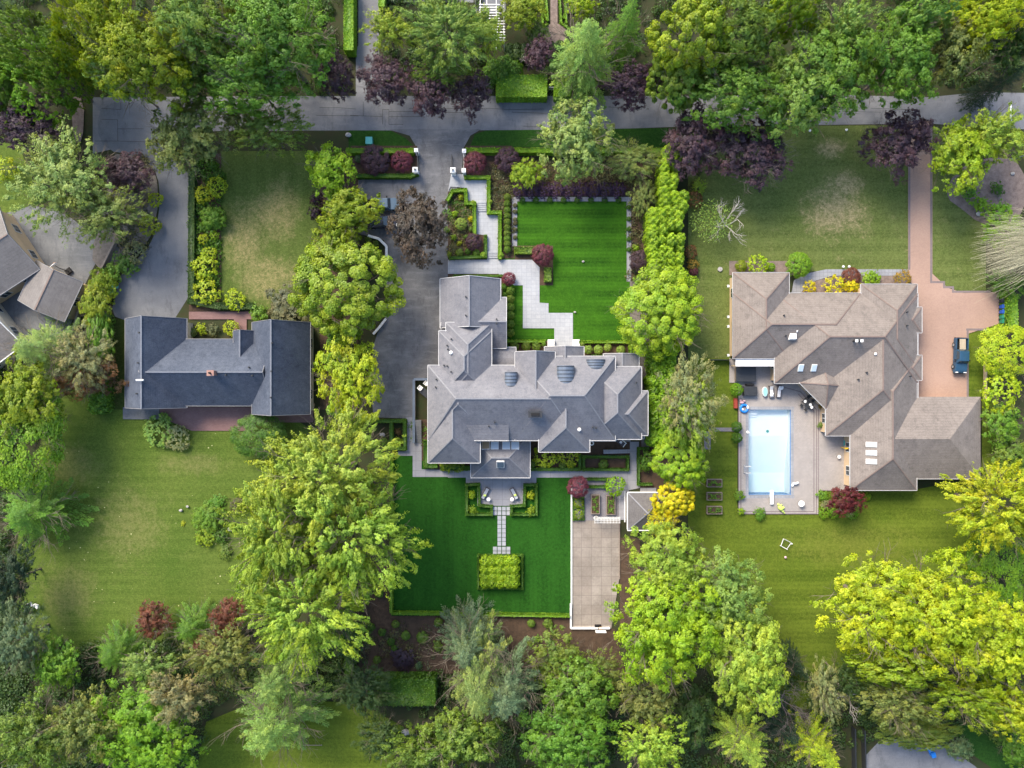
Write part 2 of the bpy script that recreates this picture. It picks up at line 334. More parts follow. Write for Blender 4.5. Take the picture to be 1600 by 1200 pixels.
flat('left_back_lawn', [(90,600),(195,630),(250,640),(500,640),(440,760),(400,1020),(120,1030),(20,1010),(20,880),(50,740)], 'lawn_leftback', 1)
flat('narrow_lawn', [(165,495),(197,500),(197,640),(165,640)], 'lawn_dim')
flat('corner_lawn', [(-80,205),(20,205),(60,300),(40,330),(-80,340)], 'lawn_leftback', 1)
flat('bottom_lawn', [(330,1090),(640,1100),(600,1240),(300,1240)], 'lawn_rightback', 1)
flat('verge', [[(545,204),(610,204),(634,216),(646,228),(545,230)], [(735,228),(742,210),(760,204),(1050,200),(1050,230),(735,230)]], 'lawn_verge')
flat('right_front_lawn', [(1075,199),(1352,196),(1420,196),(1420,422),(1270,424),(1232,432),(1142,432),(1142,560),(1075,560)], 'lawn_rightfront')
flat('right_back_lawn', [(1075,560),(1152,560),(1152,803),(1275,803),(1275,768),(1434,764),(1560,740),(1560,1000),(1330,1100),(1150,1120),(1075,1000)], 'lawn_rightback')
flat('drive_side_lawn', [(1456,195),(1520,235),(1540,300),(1540,458),(1456,458)], 'lawn_rightfront')
flat('parking_side_lawn', [(1511,516),(1560,506),(1560,760),(1534,760),(1534,620),(1512,620)], 'lawn_rightback')
flat('lower_right_lawn', [(1480,1120),(1640,1110),(1640,1230),(1520,1190)], 'lawn_verge', 1)
flat('front_lawn', rc(786, 314, 984, 552), 'lawn_fine')
flat('back_lawn', [(612,712),(892,712),(892,962),(612,962)], 'lawn_back')
flat('planting_bed', [rc(560,962,892,1052), rc(556,880,611,962), [(892,982),(960,982),(980,1060),(892,1052)], rc(610,880,612,962)], 'mulch')
flat('entrance_bed', [[(700,300),(744,292),(762,315),(762,404),(700,404)], [(761,250),(1010,250),(1010,306),(803,306),(803,404),(761,404)], rc(700,428,790,445), rc(548,228,652,275), rc(726,228,800,285)], 'mulch')
flat('corner_bed', rc(804,384,864,446), 'mulch')
flat('house_bed', [rc(796,533,856,560), rc(904,533,984,562), rc(646,655,668,720), rc(668,715,735,734), rc(829,690,985,736), rc(998,700,1030,760)], 'mulch')
flat('boundary_bed', [rc(986,300,1012,440), rc(1000,660,1080,780), rc(500,236,560,640), rc(296,240,346,486), rc(968,840,1000,980)], 'mulch')
flat('gravel_path', [(984,440),(1010,430),(1014,700),(1002,700),(1000,560),(984,560)], 'gravel')
flat('island_bed', [(170,240),(215,243),(240,262),(248,290),(246,340),(232,380),(205,400),(160,425),(140,400),(165,330)], 'gravel', 1)
flat('bark_bed', [[(1478,310),(1482,285),(1500,262),(1540,245),(1600,250),(1600,345),(1555,348),(1530,350),(1500,325)]], 'barkbed', 1)
flat('house_front_bed', [rc(1139,408,1240,430), [(1240,458),(1262,442),(1300,432),(1420,431),(1420,446),(1345,446),(1345,460)]], 'barkbed')
flat('court', [(893,812),(968,812),(968,900),(955,982),(891,982)], 'court')
flat('stone_terrace', rc(894,748,968,813), 'paver')
flat('front_walk', [[(705,272),(724,272),(726,281),(761,281),(761,333),(779,334),(779,407),(761,407),(761,368),(744,366),(744,315),(731,314),(730,294),(704,292),(700,300)],
     [(700,406),(831,406),(843,418),(843,473),(857,474),(857,489),(895,489),(895,544),(866,544),(866,513),(817,513),(817,446),(803,446),(790,436),(779,428),(700,428)]], 'walk')
flat('border_paving', [rc(800,308,986,315), rc(800,315,808,385), rc(979,315,986,440)], 'patio')
flat('back_walk', [[(634,652),(646,652),(646,692),(659,692),(659,733),(700,734),(700,745),(645,745),(645,712),(622,712),(622,705),(634,705)], rc(700,734,985,746), rc(728,746,838,758), rc(746,758,820,790), [(984,690),(998,690),(1000,762),(982,766),(982,812),(967,812),(967,746),(984,746)], rc(1000,762,1025,772), rc(905,680,985,690)], 'patio')
flat('curved_walk', [(1236,458),(1240,438),(1262,427),(1290,421),(1420,421),(1420,431),(1300,431),(1266,441),(1250,458)], 'coping')
flat('side_walk', [rc(1108,668,1152,674), rc(1100,674,1110,702)], 'paver')
flat('gravel_strip', [(111,150),(133,155),(130,225),(116,222)], 'barkbed', 1)
flat('brick_driveway', [(1418,190),(1456,190),(1456,428),(1480,450),(1505,458),(1560,456),(1560,506),(1510,522),(1510,620),(1430,624),(1430,446),(1418,440)], 'brickdrive')
def strip(pts, w): 
    out = []
    for (a, b) in zip(pts[:-1], pts[1:]):
        d = Vector((b[0]-a[0], b[1]-a[1])); d.normalize(); nn = Vector((-d.y, d.x))*w/2; e = d*w/2
        out.append([(a[0]+nn.x-e.x,a[1]+nn.y-e.y),(b[0]+nn.x+e.x,b[1]+nn.y+e.y),(b[0]-nn.x+e.x,b[1]-nn.y+e.y),(a[0]-nn.x-e.x,a[1]-nn.y-e.y)])
    return out
def strips(name, lines, w, mat):
    ps = []; o = None
    for l in lines: ps += strip(l, w)
    # butt the pieces by giving each its own hair-thin step
    b = B(); ZL[0] += .004
    for i, p in enumerate(ps):
        b.add([(*W(x, y), ZL[0] + .0007*(i % 5)) for x, y in p], [(3,2,1,0)])
    o = b.build(name, M[mat]); return tag(o, kind='structure')
strips('brick_drive_border', [[(1420,196),(1420,420)], [(1454,196),(1454,441),(1474,441),(1474,449),(1488,449),(1488,456),(1545,456)], [(1510,515),(1540,515)], [(1511,517),(1511,620)]], 3.2, 'brickborder')
flat('brick_path', [rc(296,487,395,499), rc(366,499,386,530)], 'brickpatio')
flat('brick_terrace', [[(250,636),(490,636),(490,660),(400,660),(394,673),(300,673),(252,652)]], 'brickpatio')
flat('porch_slab', rc(193,636,250,655), 'slab')
flat('pool_deck', [[(1153,598),(1262,598),(1278,620),(1278,PY0),(1153,PY0)], rc(1153,PY0,PX0,PY1), rc(PX1,PY0,1278,PY1), rc(1153,PY1,1278,803), rc(1278,640,1345,766), [(1262,598),(1330,598),(1330,640),(1278,640),(1278,620)], rc(1139,560,1210,598)], 'deck')
strips('deck_border', [[(1153.5,600),(1153.5,802.5),(1275,802.5),(1275,640),(1250,612),(1206,600)], [(1278,640),(1278,766),(1330,766)], [(1157,640),(1157,799),(1271,799),(1271,642),(1247,616)]], 1.3, 'brickborder')
strips('pool_coping', [[(1166,637.5),(1238,637.5)], [(1166,776),(1238,776)], [(1166.8,640),(1166.8,773.5)], [(1237,640),(1237,773.5)]], 4.6, 'coping')
flat('knot_garden_path', [rc(860,-40,871,40), [(832,58),(850,46),(860,38),(872,38),(890,48),(880,75),(848,75)]], 'barkbed')
strips('tar_joint', [[(500,169),(530,169),(556,171)],[(495,181),(560,182)],[(548,181),(598,183)],[(598,172),(598,195)],[(598,172),(608,172),(608,195)],[(608,175),(655,175)],[(608,183),(660,183)],[(608,195),(630,195)],[(568,160),(568,182)],[(690,170),(720,170),(760,171)],[(640,170),(690,169)],[(690,176),(730,177)],[(740,178),(741,196)],[(760,170),(800,172),(850,171)],[(800,176),(860,178)],[(818,198),(845,198)],[(950,168),(1000,170)],
   [(160,170),(190,172)],[(160,187),(185,188)],[(185,188),(185,221)],[(150,221),(185,221),(255,223)],[(185,202),(225,202)],[(190,158),(190,172)],[(247,222),(247,240)],[(232,248),(270,248)],[(1315,175),(1375,176)],[(1360,170),(1420,172)]], .55, 'tar')
flat('stop_line', rc(1576.5, 164, 1579.5, 195), 'white')
sb = B(); ZL[0] += .004
def slab(x, y, w): 
    a = W(x-w/2+.55, y-w/2+.55); c = W(x+w/2-.55, y+w/2-.55); sb.box(a[0], c[1], 0.02, c[0], a[1], ZL[0]+.03)
for i in range(4):
    for yy in (794.5, 801.5): slab(773.3+7*i, yy, 7)
    for yy in (857, 864): slab(773.3+7*i, yy, 7)
for i in range(7):
    for j in range(2): slab(780.3+7*j, 808.8+6.75*i, 7)
tag(sb.build('stepping_path', M['walk']), kind='structure')
# white edging of the court and its low wall
ZT = ZL[0]
# ---------------------------------------------------------------- buildings
class Wing:
    def __init__(s, rect=None, eave=3, t=.6, ax='x', hips=(1,1), rp=None, c=None, size=None, rot=0, rise=None, plain=False, skip=()):
        s.e = eave; s.plain = plain; s.skip = skip
        if rect:
            x0, y1 = W(rect[0], rect[1], eave); x1, y0 = W(rect[2], rect[3], eave)
            cx, cy, lx, ly = (x0+x1)/2, (y0+y1)/2, (x1-x0)/2, (y1-y0)/2
            s.rot = 0 if ax == 'x' else math.pi/2
            s.a, s.b = (lx, ly) if ax == 'x' else (ly, lx)
        else:
            cx, cy = W(c[0], c[1], eave); s.a, s.b = size[0]*.05*(H-eave)/H, size[1]*.05*(H-eave)/H; s.rot = R_(rot)
        s.cx, s.cy = cx, cy
        s.o = 0 if rp is None else rp*s.b          # ridge offset, -1..1
        s.r = rise if rise else t*(s.b-abs(s.o)) if abs(s.o) < .9 else t*s.b
        s.d = [min((h*s.b if h else 0), s.a*.999) for h in hips]; s.hips = hips
        if s.d[0]+s.d[1] > 2*s.a-.02: 
            k = (2*s.a-.02)/(s.d[0]+s.d[1]); s.d = [x*k for x in s.d]
    def loc(s, x, y):
        dx, dy = x-s.cx, y-s.cy; c, n = math.cos(s.rot), math.sin(s.rot); return dx*c+dy*n, -dx*n+dy*c
    def glo(s, u, v, z):
        c, n = math.cos(s.rot), math.sin(s.rot); return (s.cx+u*c-v*n, s.cy+u*n+v*c, z)
    def z(s, x, y):
        u, v = s.loc(x, y)
        if abs(u) > s.a or abs(v) > s.b: return -1
        h = [s.r*(v+s.b)/max(.01, s.b+s.o), s.r*(s.b-v)/max(.01, s.b-s.o)]
        if s.hips[0]: h.append(s.r*(u+s.a)/s.d[0])
        if s.hips[1]: h.append(s.r*(s.a-u)/s.d[1])
        return s.e + max(0, min(h))
    def inside(s, x, y, m=0): 
        u, v = s.loc(x, y); return abs(u) < s.a-m and abs(v) < s.b-m
def part_label(o, l): o['label'] = l
def house(name, label, cat, wings, roofm, wallm, capm, over=.45, gut='white', gw=.16, wins=True, garage=(), group=None):
    cx = sum(w.cx for w in wings)/len(wings); cy = sum(w.cy for w in wings)/len(wings)
    root = empty(name, (cx, cy, 0), 0, label, cat, group)
    rf, wl, gt, cp = B(), B(), B(), B()
    for k, w in enumerate(wings):
        e = w.e + .005*k; a, b, o, r = w.a, w.b, w.o, w.r; d0, d1 = w.d
        G = lambda u, v, z: w.glo(u, v, z)
        vs = [G(-a,-b,e), G(a,-b,e), G(a,b,e), G(-a,b,e), G(-a+d0,o,e+r), G(a-d1,o,e+r)]
        rf.add(vs, [(0,1,5,4),(2,3,4,5)], 0)
        rf.add(vs, [(1,2,5)], 0 if w.hips[1] else 1); rf.add(vs, [(3,0,4)], 0 if w.hips[0] else 1); rf.add(vs, [(3,2,1,0)], 1)
        i = over + .003*k
        c = [G(-a+i,-b+i,0), G(a-i,-b+i,0), G(a-i,b-i,0), G(-a+i,b-i,0)]
        top = [(x,y,e-.03) for x,y,_ in c]
        wl.add(c+top, [(0,1,5,4),(1,2,6,5),(2,3,7,6),(3,0,4,7)], 0)
        # gutters on eaves, boards along gable rakes
        g = gw/2; z1 = e+.06+.002*k
        gt.bar(G(-a-g,-b-g,z1), G(a+g,-b-g,z1), gw, .2); (w.plain or gt.bar(G(a+g,b+g,z1), G(-a-g,b+g,z1), gw, .2))
        for sgn, hp, in ((1, w.hips[1]), (-1, w.hips[0])):
            if w.plain: continue
            if hp: gt.bar(G(sgn*(a+g),-b-g+gw,z1+.001), G(sgn*(a+g),b+g-gw,z1+.001), gw, .2)
            else:
                gt.bar(G(sgn*(a+g),-b,e+.09), G(sgn*(a+g),o,e+r+.09), gw*.8, .25); gt.bar(G(sgn*(a+g),b,e+.09), G(sgn*(a+g),o,e+r+.09), gw*.8, .25)
        cw = .22
        if w.r > .5 and not w.plain:
            cp.bar(G(-a+d0,o,e+r+.05), G(a-d1,o,e+r+.05), cw, .05)
            for sgn, hp, d in ((1, w.hips[1], d1), (-1, w.hips[0], d0)):
                if hp: 
                    for vv in (-b, b): (sgn, vv > 0) in w.skip or cp.bar(G(sgn*a,vv,e+.05), G(sgn*(a-d),o,e+r+.05), cw*.8, .04)
    loc = (-cx, -cy, 0)
    rf.build('roof', [M[roofm], M[wallm]], root, loc); wl.build('wall', M[wallm], root, loc)
    gt.build('gutter', M[gut], root, loc); cp.build('ridge_cap', M[capm], root, loc)
    if wins:   # windows along every outer wall
        fm = B(); fm.box(-.75,-.04,-.65,.75,.05,.65,0); fm.box(-.66,.05,-.56,-.04,.07,.56,1); fm.box(.04,.05,-.56,.66,.07,.56,1)
        wo = None; cnt = 0
        for k, w in enumerate(wings):
            i = over+.003*k
            for (dx, dy, L, Dp) in ((0,-1,w.a,w.b),(0,1,w.a,w.b),(1,0,w.b,w.a),(-1,0,w.b,w.a)):
                nn = int((2*L-2)//3.2)
                for q in range(nn):
                    s_ = -L+1+ (2*L-2)*(q+.5)/nn
                    for zc in ([1.5] if w.e < 4.6 else [1.5, w.e-1.2]):
                        u, v = (s_, dy*(Dp-i)) if dx == 0 else (dx*(Dp-i), s_)
                        x, y, _ = w.glo(u, v, 0); ox, oy, _ = w.glo(u+dx*1.2, v+dy*1.2, 0)
                        if any(o2.inside(ox, oy, -.2) or (o2 is not w and o2.inside(x, y, .2)) for o2 in wings): continue
                        if any(abs(x-W(gx,gy)[0]) < 3.4 and abs(y-W(gx,gy)[1]) < 2.0 for gx, gy, _ in garage): continue
                        if cnt >= 60: continue
                        cnt += 1
                        ang = w.rot + math.atan2(dy, dx) - math.pi/2
                        if wo is None: wo = fm.build('window', [M['frame'], M['glass']], root); o3 = wo
                        else: o3 = link(wo.copy(), root)
                        o3.location = (x-cx, y-cy, zc); o3.rotation_euler = (0, 0, ang)
    root['_w'] = 0; del root['_w']
    HS[root.name] = (wings, cx, cy)
    return root
HS = {}
def rooftop(root, px, py):
    wings, cx, cy = HS[root.name]; z = wings[0].e+1
    for _ in range(12):
        x, y = W(px, py, z); zz = max(w.z(x, y) for w in wings); z = .5*z+.5*max(zz, 2.5)
    x, y = W(px, py, z); f = lambda a, b: max(max(w.z(a, b) for w in wings), 0)
    z = f(x, y); gx = (f(x+.1,y)-f(x-.1,y))/.2; gy = (f(x,y+.1)-f(x,y-.1))/.2
    if abs(gx) > 2 or abs(gy) > 2: gx = gy = 0
    nrm = Vector((-gx, -gy, 1)).normalized()
    return Vector((x-cx, y-cy, z)), nrm
def onroof(root, px, py, o, up=False):
    p, nrm = rooftop(root, px, py); o.location = p; 
    if not up:
        from mathutils import Matrix
        xa = Vector((1,0,0)); xa = (xa - nrm*xa.dot(nrm)).normalized(); ya = nrm.cross(xa); o.rotation_euler = Matrix((xa, ya, nrm)).transposed().to_euler()
    return o
def skylight(root, px, py, w, l, mat='skyglass', curb=.14, name='skylight'):
    b = B(); b.box(-w/2,-l/2,-.1,w/2,l/2,curb,0); b.box(-w/2+.07,-l/2+.07,curb,w/2-.07,l/2-.07,curb+.03,1)
    return onroof(root, px, py, b.build(name, [M['frame'], M[mat]], root))
VB = B(); VB.tube((0,0,-.3),(0,0,.35),.10,.09,8); VB.tube((0,0,.35),(0,0,.42),.14,.12,8); VENT = None
def vents(root, pts):
    for (x, y) in pts:
        me = VB.build('vent', M['darkmetal'], root); onroof(root, x, y, me, True)
def wing(*a, **k): return Wing(a, **k)
# ---- dark grey shingled house on the left
Wl = wing(196,498,292,637, eave=3, ax='y', hips=(0,0), rise=4.2)
Wr = wing(394,504,485,647, eave=3.2, ax='y', hips=(0,0), rise=4.5)
left = house('left_house', 'dark slate house with two gabled wings and a small brick chimney, on the left', 'house',
    [Wl, Wr, Wing((238,530,424,634), eave=3.05, ax='x', hips=(0,0), rise=3.75), Wing((365,517,398,590), eave=3.4, ax='y', hips=(0,0), rise=1.7)], 'r_left', 'cream', 'cap_l', gw=.08, gut='gutgrey')
b = B(); b.box(-.45,-.35,-1.2,.45,.35,1.1,0); b.box(-.52,-.42,1.1,.52,.42,1.2,0); c1 = b.build('chimney', M['brick'], left); onroof(left, 334, 583, c1, True)
b = B(); b.tube((0,0,1.2),(0,0,1.6),.14,.14,10); b.build('flue', M['black'], c1)
b = B(); b.tube((0,0,-.3),(0,0,.6),.12,.12,8); b.tube((-.55,0,.6),(.55,0,.6),.13,.13,8); onroof(left, 222, 594, b.build('roof_vent_pipe', M['white'], left), True)
vents(left, [(219,520),(217,567),(215,615),(426,536),(425,580),(424,621),(354,586),(395,587),(390,574)])
# ---- the large central house
Wm = [Wing((688,436,782,512), eave=4.6, ax='y', hips=(0,0), t=.66), Wing((740,465,791,544), eave=4.4, ax='x', hips=(0,0), t=.6),
      Wing((697,504,768,620), eave=6.0, ax='y', t=.74, hips=(1,1)), Wing((686,517,768,620), eave=6.0, ax='y', t=.74), Wing((669,571,768,680), eave=6.0, ax='y', t=.74),
      Wing((669,571,905,688), eave=6.0, ax='x', t=.74, rp=.13, rise=3.85, hips=(.8,.8)), Wing((669,571,750,723), eave=6.0, ax='y', t=.74),
      Wing((805,557,961,688), eave=6.0, ax='x', t=.74, rp=.08, rise=4.14, hips=(.8,.8), skip=((-1,False),)), Wing((917,573,1002,686), eave=5.6, ax='y', t=.8, hips=(1,1)),
      Wing((914,611,1012,680), eave=5.4, ax='x', t=.74), Wing((805,550,867,632), eave=6.1, ax='y', hips=(0,0), t=.92), Wing((842,622,921,706), eave=6.0, ax='y', t=.78, hips=(1,0)),
      Wing((722,636,795,688), eave=6.5, ax='x', hips=(0,0), rp=.96, rise=1.9, plain=True), Wing((736,680,828,746), eave=3.1, ax='x', t=.62, hips=(1,1)),
      Wing((851,542,912,575), eave=4.6, ax='y', hips=(0,0), t=.55), Wing((943,553,998,600), eave=4.2, ax='y', hips=(0,0), t=.42), Wing((766,543,806,576), eave=4.0, ax='x', hips=(0,0), rise=.12), Wing((690,500,770,520), eave=4.3, ax='x', hips=(0,0), rise=.5), Wing((945,676,1006,685), eave=3.4, ax='x', hips=(0,0), rise=.1)]
mid = house('central_house', 'large slate grey house with three curved metal dormers, at the centre', 'house', Wm, 'r_mid', 'cream', 'cap_m', gw=.10, gut='gutwhite')
def barrel(x0, y0, x1, y1):
    b = B(); zb = 0; cxp, cyp = (x0+x1)/2, (y0+y1)/2
    p, _ = rooftop(mid, cxp, y1-1); w_ = (x1-x0)*.1*(H-7.5)/H/2; zc = p.z - w_*.8 + .05
    X, Y0 = W(cxp, y0, zc+w_*.8); _, Y1 = W(cxp, y1+4, zc+w_*.8); n = 14; L = Y0-Y1
    vs = []; 
    prof = [(w_*math.cos(math.pi*i/n), zc + w_*.8*math.sin(math.pi*i/n)) for i in range(n+1)]
    for yy in (Y0, Y1-1.5): vs += [(X+a-HS[mid.name][1], yy-HS[mid.name][2], z) for a, z in prof]
    b.add(vs, [(i, i+1, n+2+i, n+1+i) for i in range(n)], 0); b.add(vs[:n+1], [tuple(range(n+1))], 1)
    k = 7
    for j in range(k):   # standing seams
        yy = Y0 - .12 - (L+.8)*j/k
        for i in range(n): b.bar((X+prof[i][0]-HS[mid.name][1], yy-HS[mid.name][2], prof[i][1]+.05), (X+prof[i+1][0]-HS[mid.name][1], yy-HS[mid.name][2], prof[i+1][1]+.05), .09, .05, 2)
    b.box(X-w_-HS[mid.name][1], Y0-HS[mid.name][2]-.05, zc-2.2, X+w_-HS[mid.name][1], Y0-HS[mid.name][2], zc, 1)
    b.build('curved_dormer', [M['steelblue'], M['cream'], M['darkmetal']], mid)
barrel(871,571,898,600); barrel(917,561,947,578); barrel(788.5,581,808,605)
for x in (759, 773, 791, 805): 
    o = skylight(mid, x, 696.5, 1.2, 1.3, 'tanglass' if x == 759 else 'skyglass')
o = skylight(mid, 782, 724, 1.15, 1.15, 'glass', .35)
b = B(); b.ell((0,0,.25),(.28,.28,.14)); b.tube((0,0,-.2),(0,0,.2),.08,.08,6)
for x, y in ((705,551),(905,671)): onroof(mid, x, y, b.build('roof_vent_dome', M['white'], mid), True)
vents(mid, [(728,464),(728,493),(776,499),(776,506),(705.5,530),(699,540),(700,546),(694,571),(699,572),(705,581),(682,593),(681,605),(773,660),(764,666),(926,668),(931,669),(994,598)])
b = B(); b.box(-.9,-.35,-1,.9,.35,.9,0); b.box(-1.0,-.45,.9,1.0,.45,1.0,0); b.box(-.6,-.2,1,.6,.2,1.15,1); onroof(mid, 836, 647, b.build('chimney', [M['darkmetal'], M['black']], mid), True)
# front steps and pedestals of the porch
for x0, l in ((855.5,'left'), (894.5,'right')):
    b = B(); a = W(x0, 531); c = W(x0+10.5, 542); b.box(a[0], c[1], 0, c[0], a[1], .8); b.box(a[0]+.1, c[1]+.1, .8, c[0]-.1, a[1]-.1, .86)
    tag(b.build('porch_pedestal', M['white']), l+' white block beside the paved path at the porch gable of the central house', 'porch wall')
# ---- brown house on the right
Wq = [Wing((1145,426,1233,560), eave=3, ax='y', t=.52), Wing((1145,458,1345,560), eave=3.0, ax='x', t=.52), Wing((1210,458,1434,599), eave=3.0, ax='x', t=.50), Wing((1290,462,1434,681), eave=3.0, ax='y', t=.46),
      Wing((1345,444,1433,575), eave=3.0, ax='y', t=.52), Wing((1383,620,1532,748), eave=3.0, ax='x', t=.395, hips=(0,1), plain=True), Wing((1328,560,1432,766), eave=3.0, ax='y', t=.52),
      Wing(c=(1287,601), size=(50,59), rot=45, eave=3.0, t=.5), Wing((1405,480,1440,520), eave=3.05, ax='x', hips=(1,1), t=.3), Wing((1405,555,1440,594), eave=3.05, ax='x', hips=(1,1), t=.3)]
right = house('right_house', 'sprawling brown shingled bungalow with hipped roofs beside the swimming pool', 'house', Wq, 'r_right', 'tanwall', 'cap_r', gw=.06, gut='gutwhite', garage=((1435,500,0),(1435,575,0)))
for x in (1251, 1271.5): skylight(right, x, 574.5, .8, 1.15)
for y in (694.5, 707.5, 721): skylight(right, 1361.5, y, 1.5, .75)
b = B(); b.box(-.6,-.55,-.3,.6,.55,.35,0,.15); b.tube((.5,.55,.1),(.5,.8,.5),.12,.12,8,0); onroof(right, 1238.5, 525.5, b.build('roof_ventilator', M['white'], right), True)
for x in (1333.5, 1341.5):
    b = B(); b.tube((0,0,-.4),(0,0,.9),.16,.16,10,1); b.box(-.2,-.2,.9,.2,.2,1.0,0); onroof(right, x, 533, b.build('flue_pipe', [M['white'], M['darkmetal']], right), True)
b = B(); b.ell((0,0,.2),(.22,.22,.12)); onroof(right, 1367, 553, b.build('roof_vent_dome', M['white'], right), True)
vents(right, [(1224,493),(1227,525),(1416,488),(1416,509),(1421,588),(1353,582),(1340,593)])
b = B()
for (gx, gy) in ((1433,500),(1433,575)):
    x, y = W(gx, gy, 2.5); x -= HS[right.name][1]; y -= HS[right.name][2]
    for k in range(4): b.box(x-.32, y-1.6, .03+.6*k, x-.27, y+1.6, .6+.6*k-.02)
b.build('garage_door', M['white'], right)
# ---- angled roofs at the far left
far1 = house('far_left_house', 'grey gabled house at an angle, cut by the left edge beside the bins', 'house', [Wing(c=(-33,412), size=(150,118), rot=33, eave=3.2, hips=(0,0), t=.42)], 'r_far', 'tanwall', 'cap_r', gw=.08, gut='gutgrey')
gar = house('detached_garage', 'small gabled garage roof, half pale and half grey, at an angle beside the concrete yard', 'garage', [Wing(c=(79,455), size=(68,80), rot=65, eave=2.6, hips=(0,0), t=.38)], 'r_far', 'tanwall', 'cap_r', gw=.08, gut='gutgrey')
far2 = house('outbuilding', 'grey roofed outbuilding cut by the left edge, below the small garage', 'building', [Wing(c=(-34,522), size=(90,110), rot=37, eave=3.0, hips=(0,0), t=.3)], 'r_far', 'cream', 'cap_r', gw=.14, gut='frame')
pav = house('garden_pavilion', 'small square pavilion with a hipped grey roof between the court and the yellow tree', 'pavilion', [Wing((981,770,1037,828), eave=2.9, ax='x', t=.6)], 'r_pav', 'cream', 'cap_m', gw=.14, wins=False, over=.5)
# ---- pergola strip and hot tub deck by the brown house
r = empty('patio_cover', (*W(1174,567), 0), 0, 'flat pinkish patio cover along the south eave of the brown house above the hot tub', 'patio cover')
b = B(); b.box(-3.4,-.62,2.75,3.4,.62,2.87); b.build('cover_panel', M['lightcloth'], r)
for sx in (-3.2, 3.2):
    b = B(); b.box(sx-.07,-.55,0,sx+.07,-.41,2.75); b.build('post', M['tanwall'], r)
r = empty('hot_tub', (*W(1162,585), 0), 0, 'square hot tub under a dark grey cover at the corner of the pool terrace', 'hot tub')
b = B(); b.box(-1.5,-1.1,.2,1.5,1.1,.98); b.build('tub_shell', M['oldwood'], r); b = B(); b.box(-1.56,-1.16,.98,1.56,1.16,1.1,0,.03); b.build('tub_cover', M['darkmetal'], r, bevel=.03)
# ---- pool
bx0, by1 = W(PX0, PY0); bx1, by0 = W(PX1, PY1); PM = (H+.15)/H
r = empty('swimming_pool', ((bx0+bx1)/2, (by0+by1)/2, 0), 0, 'rectangular swimming pool with pale aqua water and blue tile along its south end', 'swimming pool')
hx, hy = (bx1-bx0)/2, (by1-by0)/2
b = B(); zs = lambda y: -1.05 if y > 2.5 else (-1.05-(2.5-y)*.22 if y > -3.5 else -2.37)
ys = [hy, 2.5, -3.5, -hy]
zz = [-1.0, -1.1, -2.4, -2.5]
for i in range(3):
    b.add([(-hx,ys[i+1],zz[i+1]),(hx,ys[i+1],zz[i+1]),(hx,ys[i],zz[i]),(-hx,ys[i],zz[i])], [(0,1,2,3)], 0)
    for sx in (-hx, hx): b.add([(sx,ys[i],zz[i]),(sx,ys[i+1],zz[i+1]),(sx,ys[i+1],-.5),(sx,ys[i],-.5)], [(0,1,2,3)], 0)
    for sx in (-hx, hx): b.add([(sx,ys[i],-.5),(sx,ys[i+1],-.5),(sx,ys[i+1],-.25),(sx,ys[i],-.25)], [(0,1,2,3)], 0); b.add([(sx,ys[i],-.25),(sx,ys[i+1],-.25),(sx,ys[i+1],.16),(sx,ys[i],.16)], [(0,1,2,3)], 1)
b.add([(-hx,hy,zz[0]),(hx,hy,zz[0]),(hx,hy,-.5),(-hx,hy,-.5)], [(0,1,2,3)], 0); b.add([(-hx,hy,-.5),(hx,hy,-.5),(hx,hy,.16),(-hx,hy,.16)], [(0,1,2,3)], 1)
b.add([(-hx,-hy,zz[3]),(hx,-hy,zz[3]),(hx,-hy,.16),(-hx,-hy,.16)], [(0,1,2,3)], 1)
b.build('basin', [M['plaster'], M['tile']], r)
b = B(); b.tube((.1,3.2,-1.02),(.1,3.2,-.96),.22,.22,12); b.build('drain', M['teal'], r)
for i in range(3):
    b = B(); b.box(-hx+.01, hy-.4*(3-i), -1.05, -hx+1.6, hy-.4*(2-i)-.01, -.85+.25*i); b.build('step', M['plaster'], r)
b = B(); q = .01
vs = []
for i in range(4): vs += [(-hx+q, ys[i]+(-q if i==0 else q if i==3 else 0), zz[i]+q), (hx-q, ys[i]+(-q if i==0 else q if i==3 else 0), zz[i]+q)]
vt = [(v[0], v[1], -.14) for v in vs]; fs = []
for i in range(3): 
    k = 2*i; fs += [(k,k+1,k+3,k+2),(8+k,8+k+2,8+k+3,8+k+1),(k,k+2,8+k+2,8+k),(k+1,8+k+1,8+k+3,k+3)]
fs += [(0,8,9,1),(6,7,15,14)]
b.add(vs+vt, fs, 0); b.build('water', M['water'], r)
b = B(); b.box(-.14,-.14,-2.3,.14,.14,-2.2); 
r2 = empty('diving_board', (*W(1203.5,776), .2), 0, 'white diving board over the tiled south end of the pool', 'diving board')
b = B(); b.box(-.28,-1.1,.35,.28,1.1,.42); b.build('board', M['white'], r2); b = B(); b.box(-.22,-1.0,0,.22,-.4,.34,0,.05); b.box(-.25,-.2,0,.25,0,.34); b.build('stand', M['darkmetal'], r2)
